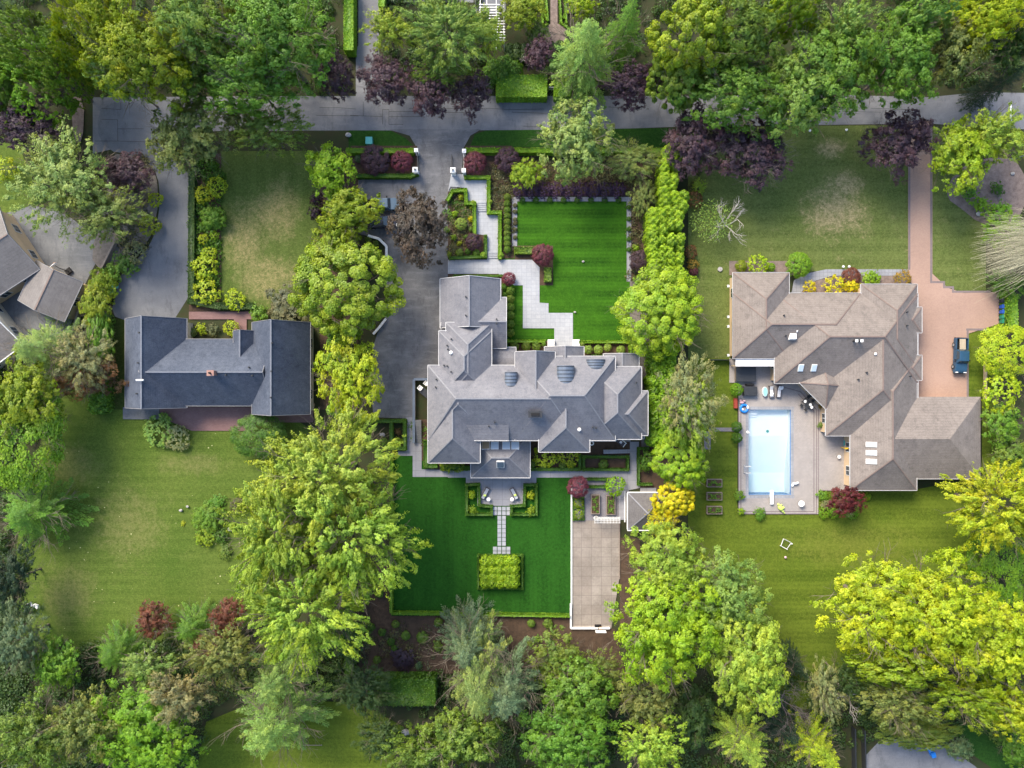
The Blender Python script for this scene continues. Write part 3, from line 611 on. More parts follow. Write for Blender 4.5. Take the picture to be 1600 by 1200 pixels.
# ---------------------------------------------------------------- vegetation
def unit(v): return v/np.maximum(np.linalg.norm(v, axis=1, keepdims=True), 1e-6)
def rdir(n): return unit(rng.normal(size=(n,3)))
def leaves(name, C, N, L, Wd, tone, U=None, extra=None):
    n = len(C)
    if U is None: U = rdir(n)
    N = unit(N); U = unit(np.cross(N, np.cross(U, N)) + 1e-6); V = np.cross(N, U)
    L = np.broadcast_to(L, (n,))[:,None]; Wd = np.broadcast_to(Wd, (n,))[:,None]
    P = np.stack([C-U*L/2, C-V*Wd/2, C+U*L/2, C+V*Wd/2], axis=1).reshape(-1,3)
    t = np.clip(tone, 0, 1); nv = 4*n; F = np.arange(nv); ls = np.arange(n)*4
    if extra:
        ev, ef = extra; ev = np.array(ev); P = np.concatenate([P, ev]); q = np.array(ef) + nv
        F = np.concatenate([F, q.ravel()]); ls = np.arange(n+len(ef))*4; t = np.concatenate([t, np.full(len(ef), .25)])
    me = bpy.data.meshes.new(name); me.vertices.add(len(P)); me.vertices.foreach_set('co', P.astype(np.float32).ravel())
    me.loops.add(len(F)); me.loops.foreach_set('vertex_index', F.astype(np.int32))
    me.polygons.add(len(ls)); me.polygons.foreach_set('loop_start', ls.astype(np.int32)); me.update(calc_edges=True)
    at = me.attributes.new('tone', 'FLOAT', 'FACE'); at.data.foreach_set('value', t.astype(np.float32))
    me.materials.append(M['leaf']); return me
def clumps(nc, zlo=-.35, rmin=.62, inner=.2, rcr=(.15,.27), lop=.25, cut=0):
    k = np.arange(nc)+.5; z = 1-(1-zlo)*k/nc; th = k*2.39996 + rng.normal(size=nc)*.35
    s = np.sqrt(np.maximum(0, 1-z*z)); D = np.stack([s*np.cos(th), s*np.sin(th), z], 1)
    ph = rng.uniform(0, 6.28, 4)
    lobes = 1 + lop*(.5*np.sin(2*th+ph[0])*s + .45*np.sin(3*th+ph[1]+2*z) + .4*np.sin(5*th+ph[2]-3*z)*s)*.6
    r = np.clip(rng.uniform(rmin, 1.0, nc)*lobes, .3, 1.1); r[rng.random(nc) < inner] *= .62
    rc = rng.uniform(*rcr, nc)
    return D*(r-rc*.5)[:,None], D, rc
def crown(name, nc=70, nl=220, leaf=.055, asp=.6, rcr=(.15,.27), el=1.0, rmin=.62, flat_=.75, lop=.25, inner=.2, zlo=-.35, tv=.55, droop=0, up=.3, neat=False):
    C, D, rc = clumps(nc, zlo, rmin, inner, rcr, lop)
    idx = np.repeat(np.arange(nc), nl); n = len(idx)
    q = rdir(n); q[:,2] = np.abs(q[:,2])*np.where(rng.random(n)<.75, 1, -1)
    if neat: off0 = q*(rng.uniform(.5, 1.06, n)**.7*rc[idx])[:,None]; q0 = q
    ns = max(6, nl//14); an = rng.uniform(.62, 1.45, (nc,3)); sq = rdir(nc*ns); sq[:,2] = np.abs(sq[:,2])*np.where(rng.random(nc*ns)<.8, 1, -.6)
    so = sq*(rng.uniform(.35, 1.12, nc*ns))[:,None]*np.repeat(an, ns, axis=0)*np.repeat(rc, ns)[:,None]
    sp = idx*ns + rng.integers(0, ns, n); st_ = rng.random(nc*ns)
    off = so[sp] + rdir(n)*(rng.random(n)**.5*.30*rc[idx])[:,None]; q = unit(off + rdir(n)*.02)
    if neat: off, q = off0, q0
    off[:,2] *= flat_
    if el != 1:                       # stretch each clump along its branch
        A = unit(D*np.array([1,1,.5]) + np.array([0,0,up])); al = (off*A[idx]).sum(1, keepdims=True); off = off*(1/math.sqrt(el)) + A[idx]*al*(el-1/math.sqrt(el))
    P = C[idx]+off; P[:,2] -= droop*(np.linalg.norm(P[:,:2],axis=1)**2)
    N = unit(q*.8 + D[idx]*.5 + rdir(n)*.55)
    ct = rng.random(nc); tone = tv*.6*ct[idx] + tv*.4*st_[sp] + (1-tv)*rng.random(n)
    sz = leaf*rng.uniform(.65, 1.35, n)
    U = None if el == 1 else A[idx] + rdir(n)*.5
    return leaves(name, P, N, sz, sz*asp, tone, U)
def conifer(name, whorls=24, nb=9, per=70, leaf=.07, droop=.28, w=.17, pw=.9, base=-1.0, asp=.28):
    Cs, Us, Ns, T, S = [], [], [], [], []
    for k in range(whorls):
        t = (k+.3)/whorls; z0 = base + (1.0-base)*t; Lr = (1-t)**pw*.96+.04
        m = max(5, int(nb*(1-t*.4)))
        for j in range(m):
            th = 2*math.pi*(j+rng.uniform(-.3,.3))/m + k*1.7; L = Lr*rng.uniform(.72, 1.1); n = max(10, int(per*L**.7))
            s = rng.uniform(.08, 1, n)**.65; d = np.array([math.cos(th), math.sin(th), 0]); pd = np.array([-math.sin(th), math.cos(th), 0])
            bend = rng.uniform(-.2, .2); side = rng.uniform(-1, 1, n); ww = w*(1.05-s)*(.5+.5*L)+.03*L
            P = d*(s*L)[:,None] + pd*(side*ww + bend*s*s*L)[:,None]
            P[:,2] = z0 - droop*L*s**1.5*(.7+.6*L) + .06*L*s**5 - np.abs(side)*ww*.35 + rng.normal(size=n)*.012
            tw = d + pd*(side*.9)[:,None] + rdir(n)*.25
            Cs.append(P); Us.append(tw); Ns.append(np.array([0,0,1.0]) + d*.35 + rdir(n)*.55); T.append(rng.uniform(0,.55)+.45*rng.random(n)*s + .1*(s>.85)); S.append(leaf*rng.uniform(.6,1.3,n)*(.55+.45*L))
    P = np.concatenate(Cs); sz = np.concatenate(S)
    return leaves(name, P, np.concatenate(Ns), sz, sz*asp, np.concatenate(T), np.concatenate(Us))
def cypress(name, n=42000, leaf=.030, pw=.55):
    t = rng.random(n)**.8; th = rng.uniform(0, 6.283, n); ph = rng.uniform(0,6.28,3)
    prof = np.sqrt(np.clip(1-t**2, 0, 1))**(1/pw*.5)
    lob = 1+.09*np.sin(5*th+ph[0]+1.2*t)+.07*np.sin(9*th+ph[1]-1.5*t)+.06*np.sin(17*th+6*t)*np.sin(9*t)+.05*np.sin(23*th-5*t)
    r = prof*lob*rng.uniform(.86,1.03,n)
    P = np.stack([r*np.cos(th), r*np.sin(th), -1+2*t], 1)
    D = np.stack([np.cos(th), np.sin(th), .25+t*.6], 1)
    U = np.stack([np.cos(th)*.5, np.sin(th)*.5, np.ones(n)], 1)+rdir(n)*.4
    tone = .5+.2*np.sin(17*th+6*t)*np.sin(9*t)+.7*(rng.random(n)-.5)
    sz = leaf*rng.uniform(.7,1.3,n)
    return leaves(name, P, D+rdir(n)*.5, sz*1.3, sz*.5, tone, U)
def limbs(b, p, d, L, r, depth, n=5, spread=.7, kids=3, m=0, zup=.15):
    q = p + d*L; mid_ = p + d*L*.5 + Vector(rng.normal(size=3)*L*.05)
    b.tube(p, mid_, r, r*.8, n, m, False); b.tube(mid_, q, r*.8, r*.6, n, m, False)
    if depth <= 0: return
    for i in range(kids):
        nd = (d + Vector(rng.normal(size=3)*spread) + Vector((0,0,zup))).normalized()
        st = q if i == 0 else p + d*L*rng.uniform(.45, .95)
        limbs(b, st, nd, L*rng.uniform(.6,.85), r*.58, depth-1, max(3, n-1), spread, kids, m, zup)
def trunkmesh(name, mat, nl=7, reach=.62, depth=2, r=.035, thin=.3):
    b = B(); b.tube((0,0,0), (0,0,.08), r*1.7, r*1.1, 8); b.tube((0,0,.08), (0,0,.75), r*1.1, r*.7, 8, 0, False); b.tube((0,0,.75), (.02,.01,1.3), r*.7, r*.2, 6, 0, False)
    for i in range(nl):
        th = 6.283*i/nl+rng.uniform(-.3,.3); z = rng.uniform(.4, .95)
        limbs(b, Vector((0,0,z)), Vector((math.cos(th), math.sin(th), rng.uniform(.15,.7))).normalized(), reach*.5, r*.42, depth, 4, .45, 3)
    me = bpy.data.meshes.new(name); me.from_pydata(b.v, [], b.f); me.materials.append(M[mat]); return me
PRO = {}
def proto(k, f, n):
    PRO[k] = [f(k) for _ in range(n)]
proto('broad', lambda k: crown(k, 130, 280, .045, .6, (.08,.19), rmin=.5, flat_=.85), 3)
proto('grand', lambda k: crown(k, 270, 340, .029, .6, (.05,.14), rmin=.5, flat_=.85, lop=.35), 2)
proto('clump', lambda k: crown(k, 170, 230, .040, .75, (.08,.14), neat=True, rmin=.75, flat_=1.0, inner=.1, lop=.18, tv=.6), 2)
proto('plume', lambda k: crown(k, 250, 330, .033, .42, (.05,.12), el=1.9, rmin=.55, lop=.4, flat_=.9, inner=.25, tv=.5), 2)
proto('soft', lambda k: crown(k, 150, 230, .040, .42, (.07,.17), el=1.4, rmin=.5, lop=.4, inner=.3, tv=.35), 3)
proto('fine', lambda k: crown(k, 140, 260, .042, .55, (.08,.18), rmin=.555, lop=.3, inner=.3, tv=.45), 3)
proto('spruce', lambda k: conifer(k, 24, 10, 190, .060, .30, .17), 3)
proto('feather', lambda k: conifer(k, 17, 8, 300, .058, .10, .22, .75, -.8, .22), 2)
proto('cypress', lambda k: crown(k, 300, 170, .034, .5, (.06,.11), el=1.7, rmin=.86, flat_=1.0, inner=.05, lop=.12, zlo=-.75, up=1.3, tv=.55), 2)
proto('ball', lambda k: crown(k, 60, 60, .11, .7, (.2,.3), neat=True, rmin=.93, lop=.02, inner=0, zlo=-.3, tv=.2, flat_=1), 3)
proto('shrub', lambda k: crown(k, 34, 70, .13, .65, (.22,.38), rmin=.6, lop=.35, inner=.1), 3)
proto('azalea', lambda k: crown(k, 60, 60, .10, .7, (.14,.22), rmin=.8, lop=.15, inner=0, tv=.5), 2)
proto('dome', lambda k: crown(k, 120, 110, .058, .6, (.12,.2), neat=True, rmin=.9, lop=.05, inner=0, tv=.4, zlo=-.2), 2)
TR = [trunkmesh('trunk', 'bark', 9, .95, 3, .032) for _ in range(3)]
TRP = [trunkmesh('trunk', 'grey_twig', 11, 1.15, 3, .03) for _ in range(2)]
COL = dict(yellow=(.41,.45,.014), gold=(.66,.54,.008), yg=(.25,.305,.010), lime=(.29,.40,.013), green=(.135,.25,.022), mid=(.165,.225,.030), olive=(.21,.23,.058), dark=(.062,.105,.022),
    deep=(.028,.055,.024), pale=(.26,.33,.09), palegreen=(.235,.33,.072), blue=(.145,.20,.105), purple=(.068,.032,.060), plum=(.095,.045,.075), violet=(.085,.035,.100), wine=(.20,.048,.085), red=(.20,.06,.04), brown=(.10,.066,.058),
    box=(.17,.25,.03), boxl=(.28,.36,.07), hedge=(.09,.18,.012), hedgel=(.19,.32,.012), rust=(.22,.10,.04), tan=(.30,.27,.14), ylo=(.33,.41,.05), dull=(.14,.125,.06), gorange=(.36,.21,.03), fresh=(.16,.28,.022), cedar=(.15,.22,.012), crimson=(.14,.02,.025))
NAMEC = {}
def tree(px, py, rx, ry, kind, col, top, name, label, group=None, k=None, rot=None, zf=None, fat=1.0):
    pk = kind.split(':')[0]; zc = top*(.52 if pk in ('spruce','feather','cypress') else .64) if zf is None else top*zf
    kk = (H-zc)/H*.1; rz = top-zc if pk not in ('spruce','feather','cypress') else top*.47
    tx, ty = abs(px-800)*.1/H, abs(py-600)*.1/H
    Rx = math.sqrt(max((rx*kk)**2-(rz*tx*.8)**2, (.62*rx*kk)**2)); Ry = math.sqrt(max((ry*kk)**2-(rz*ty*.8)**2, (.62*ry*kk)**2))
    Rx *= 1.13; Ry *= 1.13
    x, y = W(px, py, zc); r = empty(name, (x, y, 0), 0, label, 'tree', group)
    me = random.choice(PRO[pk]); c = link(bpy.data.objects.new('crown', me), r, (0,0,zc))
    q = random.choice((0, 1)) if rot is None else rot
    c.rotation_euler = (0, 0, q*math.pi/2 + random.uniform(-.12,.12)); sx, sy = (Rx, Ry) if q == 0 else (Ry, Rx)
    c.scale = (sx*random.choice((-1,1)), sy*random.choice((-1,1)), rz); j = random.uniform(.93,1.07)
    cc = COL[col]; c.color = (cc[0]*j, cc[1]*random.uniform(.96,1.04), cc[2]*j, 1)
    tw = ':' in kind
    t = link(bpy.data.objects.new('trunk', random.choice(TRP if tw else TR)), r); s = min(Rx, Ry); t.scale = (s, s, zc)
    if tw: t.scale = (s*.8, s*.8, zc*1.0)
    return r
T = """
28|22|58|42|spruce|blue|17|fir_tree|dark bluish fir in the top left corner of the photo
60|78|78|54|cypress|cedar|15|cypress_tree|dense dark green cypress behind the brighter one at the upper left
100|128|46|40|cypress|cedar|13|cypress_tree|dark cypress between the bright cypress and the big yellow-green broadleaf at upper left
65|128|58|66|cypress|hedgel|12|cypress_tree|bright green pointed cypress beside the purple tree at the upper left
128|62|24|66|cypress|yg|14|cypress_tree|narrow yellow-green cypress leaning outward at the left of the big broadleaf tree
8|130|34|60|broad|mid|12|broadleaf_tree|mid green tree cut by the left edge above the purple tree
172|45|58|66|grand|yg|19|broadleaf_tree|yellow-green broadleaf at the top edge left of the driveway mouth
225|95|84|78|grand|yg|20|broadleaf_tree|big yellow-green broadleaf hanging over the left end of the road
192|125|48|40|broad|palegreen|15|broadleaf_tree|pale green lower tree reaching over the cracked asphalt junction
305|52|62|66|grand|palegreen|20|broadleaf_tree|grey-green tree at the top edge between the yellow-green and the deep green broadleaf
300|120|50|42|broad|mid|14|broadleaf_tree|mid green tree behind the olive tree, north of the road
432|62|92|88|grand|green|20|broadleaf_tree|largest fresh green broadleaf at the top, left of the purple street trees
395|128|88|56|grand|green|17|broadleaf_tree|green broadleaf hanging over the road below the largest one at top left
380|20|40|42|soft|olive|16|broadleaf_tree|narrow olive tree at the top edge left of the largest green broadleaf
295|212|64|64|fine|olive|11|broadleaf_tree|round dark olive tree at the corner of the left driveway and the road
420|206|62|40|soft|mid|10|broadleaf_tree|dim loose tree hanging over the road above the left patchy lawn
375|190|32|30|soft|olive|9|broadleaf_tree|small olive tree between the round olive one and the dim loose one
35|196|72|44|fine:t|purple|9|plum_tree|dark purple tree at the left edge above the pale loose tree
98|280|84|74|soft|pale|12|birch_tree|large pale yellow-green tree over the concrete yard at the left
165|335|62|52|soft|olive|10|birch_tree|olive half of the pale trees, nearest the left driveway
200|272|42|34|fine:t|plum|6|plum_tree|small purple tree in the planted island at the left driveway
168|262|22|18|fine:t|purple|5|plum_tree|dark purple bush-like tree tucked behind the pale tree in the island
524|118|30|42|fine:t|plum|8|plum_tree|leftmost of the four purple street trees north of the road
602|125|42|42|fine:t|plum|8|plum_tree|twiggy purple street tree right of the small side driveway
672|146|34|40|fine:t|plum|8|plum_tree|purple street tree hanging farthest over the road, third from the left
736|146|32|38|fine:t|plum|8|plum_tree|purple street tree just left of the clipped bright green hedge
606|48|36|36|soft|ylo|10|birch_tree|small pale yellow tree right beside the top side driveway
700|55|66|62|plume|palegreen|16|willow_tree|big drooping grey-green tree at the top left of the pergola
690|108|48|28|soft|mid|10|birch_tree|dim green tree between the purple street trees and the drooping tree
762|58|30|42|soft|ylo|10|birch_tree|thin pale yellow tree covering the left half of the white pergola
815|18|36|32|broad|yg|6|broadleaf_tree|dense yellow-green tree at the top edge right of the white pergola
842|84|24|28|fine:t|plum|5|plum_tree|small pinkish purple tree with bare pale twigs by the knot garden
914|78|66|84|spruce|palegreen|17|spruce_tree|tall pale green spruce reaching down to the road right of the knot garden
978|40|44|54|spruce|green|16|spruce_tree|dark green spruce right behind the tall pale spruce
908|10|24|22|broad|yellow|6|broadleaf_tree|bright yellow tree at the top edge right of the knot garden path
990|136|44|36|fine:t|purple|9|plum_tree|dark purple street tree right of the tall pale spruce
1078|62|58|64|clump|yg|18|cypress_tree|golden clumpy cypress at the top, right of the dark spruce
1058|128|42|46|clump|cedar|13|cypress_tree|darker clumpy cypress touching the dark purple street tree
1150|60|64|64|grand|mid|18|broadleaf_tree|mid green tree at the top edge right of the golden cypress
1150|150|82|66|grand|green|15|broadleaf_tree|fresh green tree hanging over the road above the pair of purple trees
1230|30|42|40|clump|yg|17|cypress_tree|small golden crown at the top edge amid green broadleafs
1240|150|62|66|grand|palegreen|15|broadleaf_tree|pale green broadleaf hanging lowest over the road, above the right purple tree
1290|118|76|84|grand|green|17|broadleaf_tree|large green broadleaf over the road right of the purple pair
1310|52|52|52|soft|palegreen|18|broadleaf_tree|grey-green crown at the top edge between two large green broadleafs
1402|98|66|72|grand|green|17|broadleaf_tree|large green broadleaf over the road left of the right bend
1430|36|60|42|broad|palegreen|18|broadleaf_tree|pale crown at the top edge above the right bend of the road
1480|80|52|64|broad|olive|15|broadleaf_tree|olive crown above the right bend of the road
1532|42|60|52|grand|yellow|18|broadleaf_tree|yellow crown nearest the top right corner
1582|70|44|50|soft|dark|16|spruce_tree|dark tree at the right edge under the yellow corner crown
1572|124|50|36|spruce|deep|14|spruce_tree|dark spruce above the white line across the road
1086|222|48|60|fine:t|plum|9|plum_tree|left one of the pair of purple trees at the head of the right lawn
1176|240|58|56|fine:t|plum|9|plum_tree|right one of the pair of purple trees at the head of the right lawn
1402|222|56|52|fine:t|plum|9|plum_tree|large purple tree over the top of the brick driveway
1500|240|54|60|broad|lime|10|broadleaf_tree|bright yellow-green tree right of the brick driveway mouth
1552|212|54|46|soft|ylo|11|broadleaf_tree|pale loose tree at the right edge below the white road line
898|222|58|62|broad|pale|11|broadleaf_tree|yellowish olive tree overhanging the road north of the front lawn
986|252|48|34|soft|olive|5|broadleaf_tree|low dark olive tree right of the yellowish one over the entrance bed
1003|308|20|36|soft|olive|4|broadleaf_tree|small upright olive tree between front lawn corner and tall hedge
655|354|47|60|broad:t|brown|10|maple_tree|brownish purple tree over the front driveway beside two parked cars
822|272|24|24|broad|lime|4|maple_tree|small bright lime maple above the row of purple shrubs
516|268|38|42|broad|lime|8|broadleaf_tree|topmost yellow-green tree of the row left of the front driveway
546|332|50|40|broad|yg|9|broadleaf_tree|yellow-green tree hanging over the two parked cars
525|378|36|40|broad|yg|8|broadleaf_tree|yellow-green tree between the parked cars and the biggest round maple
540|452|76|72|clump|yg|12|maple_tree|big round yellow-green maple right above the dark house
548|590|48|72|broad|yellow|10|maple_tree|bright yellow maple between the dark house and the driveway end
518|742|100|96|plume|ylo|21|willow_tree|upper feathery crown of the huge pale yellow trees beside the back lawn
440|832|76|112|plume|ylo|22|willow_tree|left yellow feathery crown of the huge trees beside the back lawn
548|832|100|100|plume|ylo|21|willow_tree|right grey-green feathery crown reaching over the back lawn
480|945|100|90|plume|ylo|22|willow_tree|lowest yellow feathery crown of the huge trees beside the back lawn
404|680|40|32|dome|hedge|3.5|yew_tree|round dark yew at the lower right corner of the dark house
32|622|64|66|broad|yg|12|broadleaf_tree|yellow-green tree at the left edge above the round deep green one
40|680|62|82|dome|hedgel|10|broadleaf_tree|round bright green tree on the left edge of the back lawn
52|802|72|60|feather|green|9|spruce_tree|spreading dark green spruce at the left edge of the lawn
66|545|68|56|feather|pale|11|spruce_tree|pale yellow feathery conifer below the small gabled garage
130|560|50|48|soft|tan|9|birch_tree|faded grey-tan tree right of the pale feathery conifer
140|590|54|34|fine:t|rust|6|maple_tree|rusty brown low tree at the top left of the big left lawn
22|905|40|56|soft|deep|9|broadleaf_tree|very dark tree at the left edge beside the garden seats
30|1000|50|60|soft|blue|10|spruce_tree|dusky bluish tree at the lower left edge
88|1038|40|46|fine|fresh|7|broadleaf_tree|teal green round tree below the big left lawn
55|1150|80|64|soft|mid|15|broadleaf_tree|dim olive tree at the bottom left corner
135|1130|60|60|soft|olive|14|broadleaf_tree|dim brownish tree right of the bottom left corner tree
182|1020|44|44|feather|green|7|spruce_tree|mid green feathery conifer at the bottom of the big left lawn
240|968|30|30|fine:t|red|5|maple_tree|small brick-red tree at the lower edge of the big left lawn
300|982|40|40|feather|green|6|spruce_tree|green spreading conifer right of the small brick-red tree
358|962|28|30|fine:t|red|5|maple_tree|faded reddish tree at the foot of the huge yellow trees
325|1012|28|24|fine:t|red|5|maple_tree|faint reddish tree between the green conifer and the olive leaning tree
232|1042|46|34|soft|pale|9|birch_tree|grey-green tree with a white forked branch below the brick-red tree
225|1140|90|76|grand|hedgel|12|broadleaf_tree|large bright green broadleaf at the bottom left
352|1020|60|50|soft|olive|14|birch_tree|olive leaning tree under the foot of the huge yellow trees
282|1085|52|48|soft|tan|14|birch_tree|pale grey-tan leaning tree over the bright green broadleaf
435|1060|64|60|feather|pale|15|spruce_tree|pale feathery spruce under the foot of the huge yellow trees
430|1130|88|76|feather|palegreen|17|spruce_tree|grey-green feathery spruce at the bottom edge left of the dark gap
565|1075|48|44|soft|dark|8|broadleaf_tree|dark green tree left of the bottom hedge
545|1000|34|40|soft|dark|8|broadleaf_tree|dark tree between the huge yellow trees and the planting bed
600|1150|42|36|soft|dark|8|broadleaf_tree|dark low tree above the bottom lawn
730|1010|60|66|spruce|blue|14|spruce_tree|bluish conifer covering the lower edge of the back lawn
790|1075|66|72|feather|blue|17|spruce_tree|pale blue-green spruce with long feathery arms at bottom centre
748|1065|52|88|feather|pale|19|spruce_tree|cream-tipped feathery spruce in front of the bluish ones
720|1148|62|56|broad|mid|15|broadleaf_tree|green broadleaf at the bottom edge left of centre
650|1172|50|36|soft|mid|13|broadleaf_tree|dim green tree at the bottom edge right of the dark gap
870|1030|44|44|broad|mid|8|broadleaf_tree|green tree right of the feathery spruces below the back lawn
905|1085|60|56|broad|green|12|broadleaf_tree|green broadleaf below the bare court
885|1150|72|60|grand|green|14|broadleaf_tree|green broadleaf at the bottom edge under the court
930|1048|40|36|soft|olive|8|broadleaf_tree|brownish olive tree just below the court
1010|1090|52|52|soft|olive|12|broadleaf_tree|dim olive tree below the huge yellow-green tree
1016|1160|58|52|soft|ylo|14|broadleaf_tree|yellow-olive tree at the bottom edge under the huge yellow-green one
1082|1120|34|52|broad|dark|8|broadleaf_tree|dark green tree at the bottom between the two yellow ones
1030|488|64|64|clump|lime|9|maple_tree|round lime green tree between the front lawn and the brown house
1074|622|48|74|soft|tan|13|birch_tree|faded yellow-tan tree between the central house and the pool
1072|640|44|60|soft|ylo|12|birch_tree|pale green half of the faded tree opposite the pool
1062|722|42|38|clump|lime|8|broadleaf_tree|bright green tree above the golden tree by the pavilion
1050|782|30|26|clump|gold|8|broadleaf_tree|brilliant golden tree covering the corner of the pavilion roof
1038|815|26|24|soft|gold|8|broadleaf_tree|smaller yellow tree just below the brilliant golden one
1040|880|66|64|grand|ylo|15|broadleaf_tree|upper crown of the huge yellow-green trees right of the court
1040|975|86|92|grand|lime|18|broadleaf_tree|left crown of the huge yellow-green trees, leaning over the court
1125|930|72|72|grand|palegreen|15|broadleaf_tree|shaded green right crown of the huge trees beside the right back lawn
1165|1030|64|82|grand|ylo|18|broadleaf_tree|lower right crown of the huge yellow-green trees
1562|790|96|66|plume|yellow|15|willow_tree|bright yellow feathery tree at the right edge below the brown house
1375|950|92|82|grand|yellow|16|broadleaf_tree|left crown of the huge yellow trees at the lower right
1468|960|88|84|grand|yellow|17|broadleaf_tree|middle crown of the huge yellow trees at the lower right
1555|1000|84|76|grand|yellow|17|broadleaf_tree|right crown of the huge yellow trees, cut by the right edge
1405|1035|80|42|broad|yg|15|broadleaf_tree|shaded lower crown under the huge yellow trees
1400|1095|72|48|soft|olive|14|broadleaf_tree|olive tree below the huge yellow trees at the lower right
1500|1085|76|42|soft|yg|15|broadleaf_tree|shaded yellow-green tree below the right crowns at the lower right
1572|1105|60|42|grand|yellow|15|broadleaf_tree|yellow tree at the right edge, lowest of the huge group
1438|1146|66|26|broad|mid|7|broadleaf_tree|green tree overhanging the small lower driveway
1497|1168|22|20|broad|blue|4|broadleaf_tree|small bluish green tree right of the two blue bins
1590|1170|28|34|broad|green|6|broadleaf_tree|green tree cut by the bottom right corner
1282|1075|30|54|soft|tan|13|birch_tree|thin greyish tree beside the bare twiggy one at the lower right
1245|1040|24|34|spruce|deep|9|spruce_tree|blackish spruce between the huge yellow-green and the bare trees
1230|1140|36|46|spruce|deep|8|spruce_tree|blackish spruce behind the two yellow feathery conifers
1165|1165|52|50|feather|ylo|13|spruce_tree|left one of the two yellow feathery conifers at the bottom edge
1278|1170|50|48|feather|yellow|13|spruce_tree|right one of the two yellow feathery conifers at the bottom edge
1318|1060|38|34|soft|dark|9|broadleaf_tree|dark green tree above the white forked dead branch at the lower right
1572|548|44|38|dome|yellow|5|broadleaf_tree|round clipped yellow-green tree right of the pickup truck
1572|366|38|30|plume|hedgel|4|cypress_tree|green spreading conifer above the pale weeping tree
1574|442|34|22|plume|hedge|3.2|cypress_tree|green spreading conifer below the pale weeping tree
1562|614|30|32|azalea|yellow|5|broadleaf_tree|yellow shrub-like tree right of the short parking lawn
1565|662|34|36|broad|fresh|5|broadleaf_tree|fresh green tree at the right wall of the brown house
1582|715|32|34|broad|mid|5|broadleaf_tree|grey-green tree right of the corner of the brown house
1560|878|48|66|dome|hedgel|6|broadleaf_tree|dense bright green hedge-like tree between the yellow trees at the right edge
1320|782|30|24|fine|crimson|5|maple_tree|dark crimson maple at the corner of the pool deck
840|55|18|22|broad|mid|3|broadleaf_tree|small dark green tree left of the brick forecourt at the top
1540|10|60|30|grand|yg|16|broadleaf_tree|yellow-green crown cut by the top edge near the right corner
150|480|26|36|broad|yg|4|broadleaf_tree|yellow-green bushy tree left of the left driveway end
155|530|22|46|broad|fresh|4|broadleaf_tree|fresh green bushy tree left of the narrow lawn by the dark house
"""
for ln in T.strip().split('\n'):
    a = ln.split('|'); tree(*map(float, a[:4]), a[4], a[5], float(a[6]), a[7], a[8])
# bare and half-bare trees
def bare(px, py, R, hgt, mat, name, label, seed, depth=4, lean=(0,0,1), leafc=None, kids=3, spread=.55, r0=.16, leafr=.5, nl=2600, lpos=None):
    x, y = W(px, py, hgt*.5); r = empty(name, (x, y, 0), 0, label, 'tree'); b = B()
    b.tube((0,0,0), (0,0,hgt*.35), r0*1.3, r0, 7)
    for i in range(5):
        th = 6.283*i/5+rng.uniform(-.4,.4)
        limbs(b, Vector((0,0,hgt*.33)), Vector((math.cos(th)+lean[0], math.sin(th)+lean[1], .6)).normalized(), R*.42, r0*.7, depth, 5, spread, kids, 0, .12)
    o = b.build('branches', M[mat], r)
    if leafc:
        P = rdir(nl)*(rng.random(nl)**.4)[:,None]*np.array([R*leafr*1.6, R*leafr*1.6, hgt*.3]) + np.array([lpos[0], lpos[1], hgt*.5])
        me = leaves('crown', P, rdir(nl)+np.array([0,0,.7]), .32, .13, rng.random(nl), rdir(nl)+np.array([0,0,-.5])); c = link(bpy.data.objects.new('crown', me), r); c.color = (*COL[leafc], 1)
    return r
bare(1137, 350, 4.6, 6, 'pale_bark', 'birch_tree', 'thin birch with bare white branches on the right front lawn', 3, 3, (0,.1,0), 'palegreen', 3, .5, .13, .46, 1100, (-2.4, .5))
bare(1226, 1100, 5.0, 9, 'grey_twig', 'dead_tree', 'bare grey twiggy tree between the huge yellow-green and olive trees at lower right', 4, 5, (0,0,0), None, 3, .5, .12)
bare(1338, 1095, 3.8, 12, 'pale_bark', 'dead_tree', 'dead tree with bare white forked branches above the lower driveway', 5, 3, (-.3,.6,0), None, 3, .5, .15)
bare(220, 1035, 2.2, 10, 'pale_bark', 'dead_tree', 'white bare forked branches rising through the trees under the big left lawn', 6, 2, (-.5,.4,0), None, 2, .4, .1)
bare(828, 92, 1.6, 4.5, 'pale_bark', 'dead_tree', 'small bare pale branches beside the pinkish tree at the knot garden', 8, 3, (-.3,0,0), None, 3, .5, .08)
# pale weeping tree: strands falling from right to left
r = empty('weeping_tree', (*W(1592, 388, 2), 0), 0, 'leafless pale weeping tree with long straw-coloured strands at the right edge', 'tree'); b = B()
b.tube((0,0,0),(0,0,3.6),.3,.2,8)
for i in range(620):
    th = math.pi + rng.normal()*.34; L = rng.uniform(3.0, 8.8)*(1-abs(th-math.pi)*.35); wob = rng.normal()*.9; ph_ = rng.uniform(0,6); z0 = rng.uniform(4.0, 5.8); yo = rng.normal()*1.25; p = Vector((rng.uniform(-1,2), yo, z0)); w = rng.uniform(.012,.034); s = 7
    for k in range(s):
        t = (k+1)/s; q = Vector((p.x*0 + math.cos(th)*L*t + 1.0, yo*(1+t*.8) + math.sin(th)*L*t*.7 - .6*t*t + wob*math.sin(t*3+ph_)*.6 + rng.normal()*.10, z0 + .9*math.sin(t*2.4) - 3.2*t**2.4)); b.tube(p, q, w, w*.85, 3, 0, False); p = q; w *= .85
b.build('branches', dull('straw_bark', (.46,.45,.33), (.30,.29,.20), 3, .9), r)
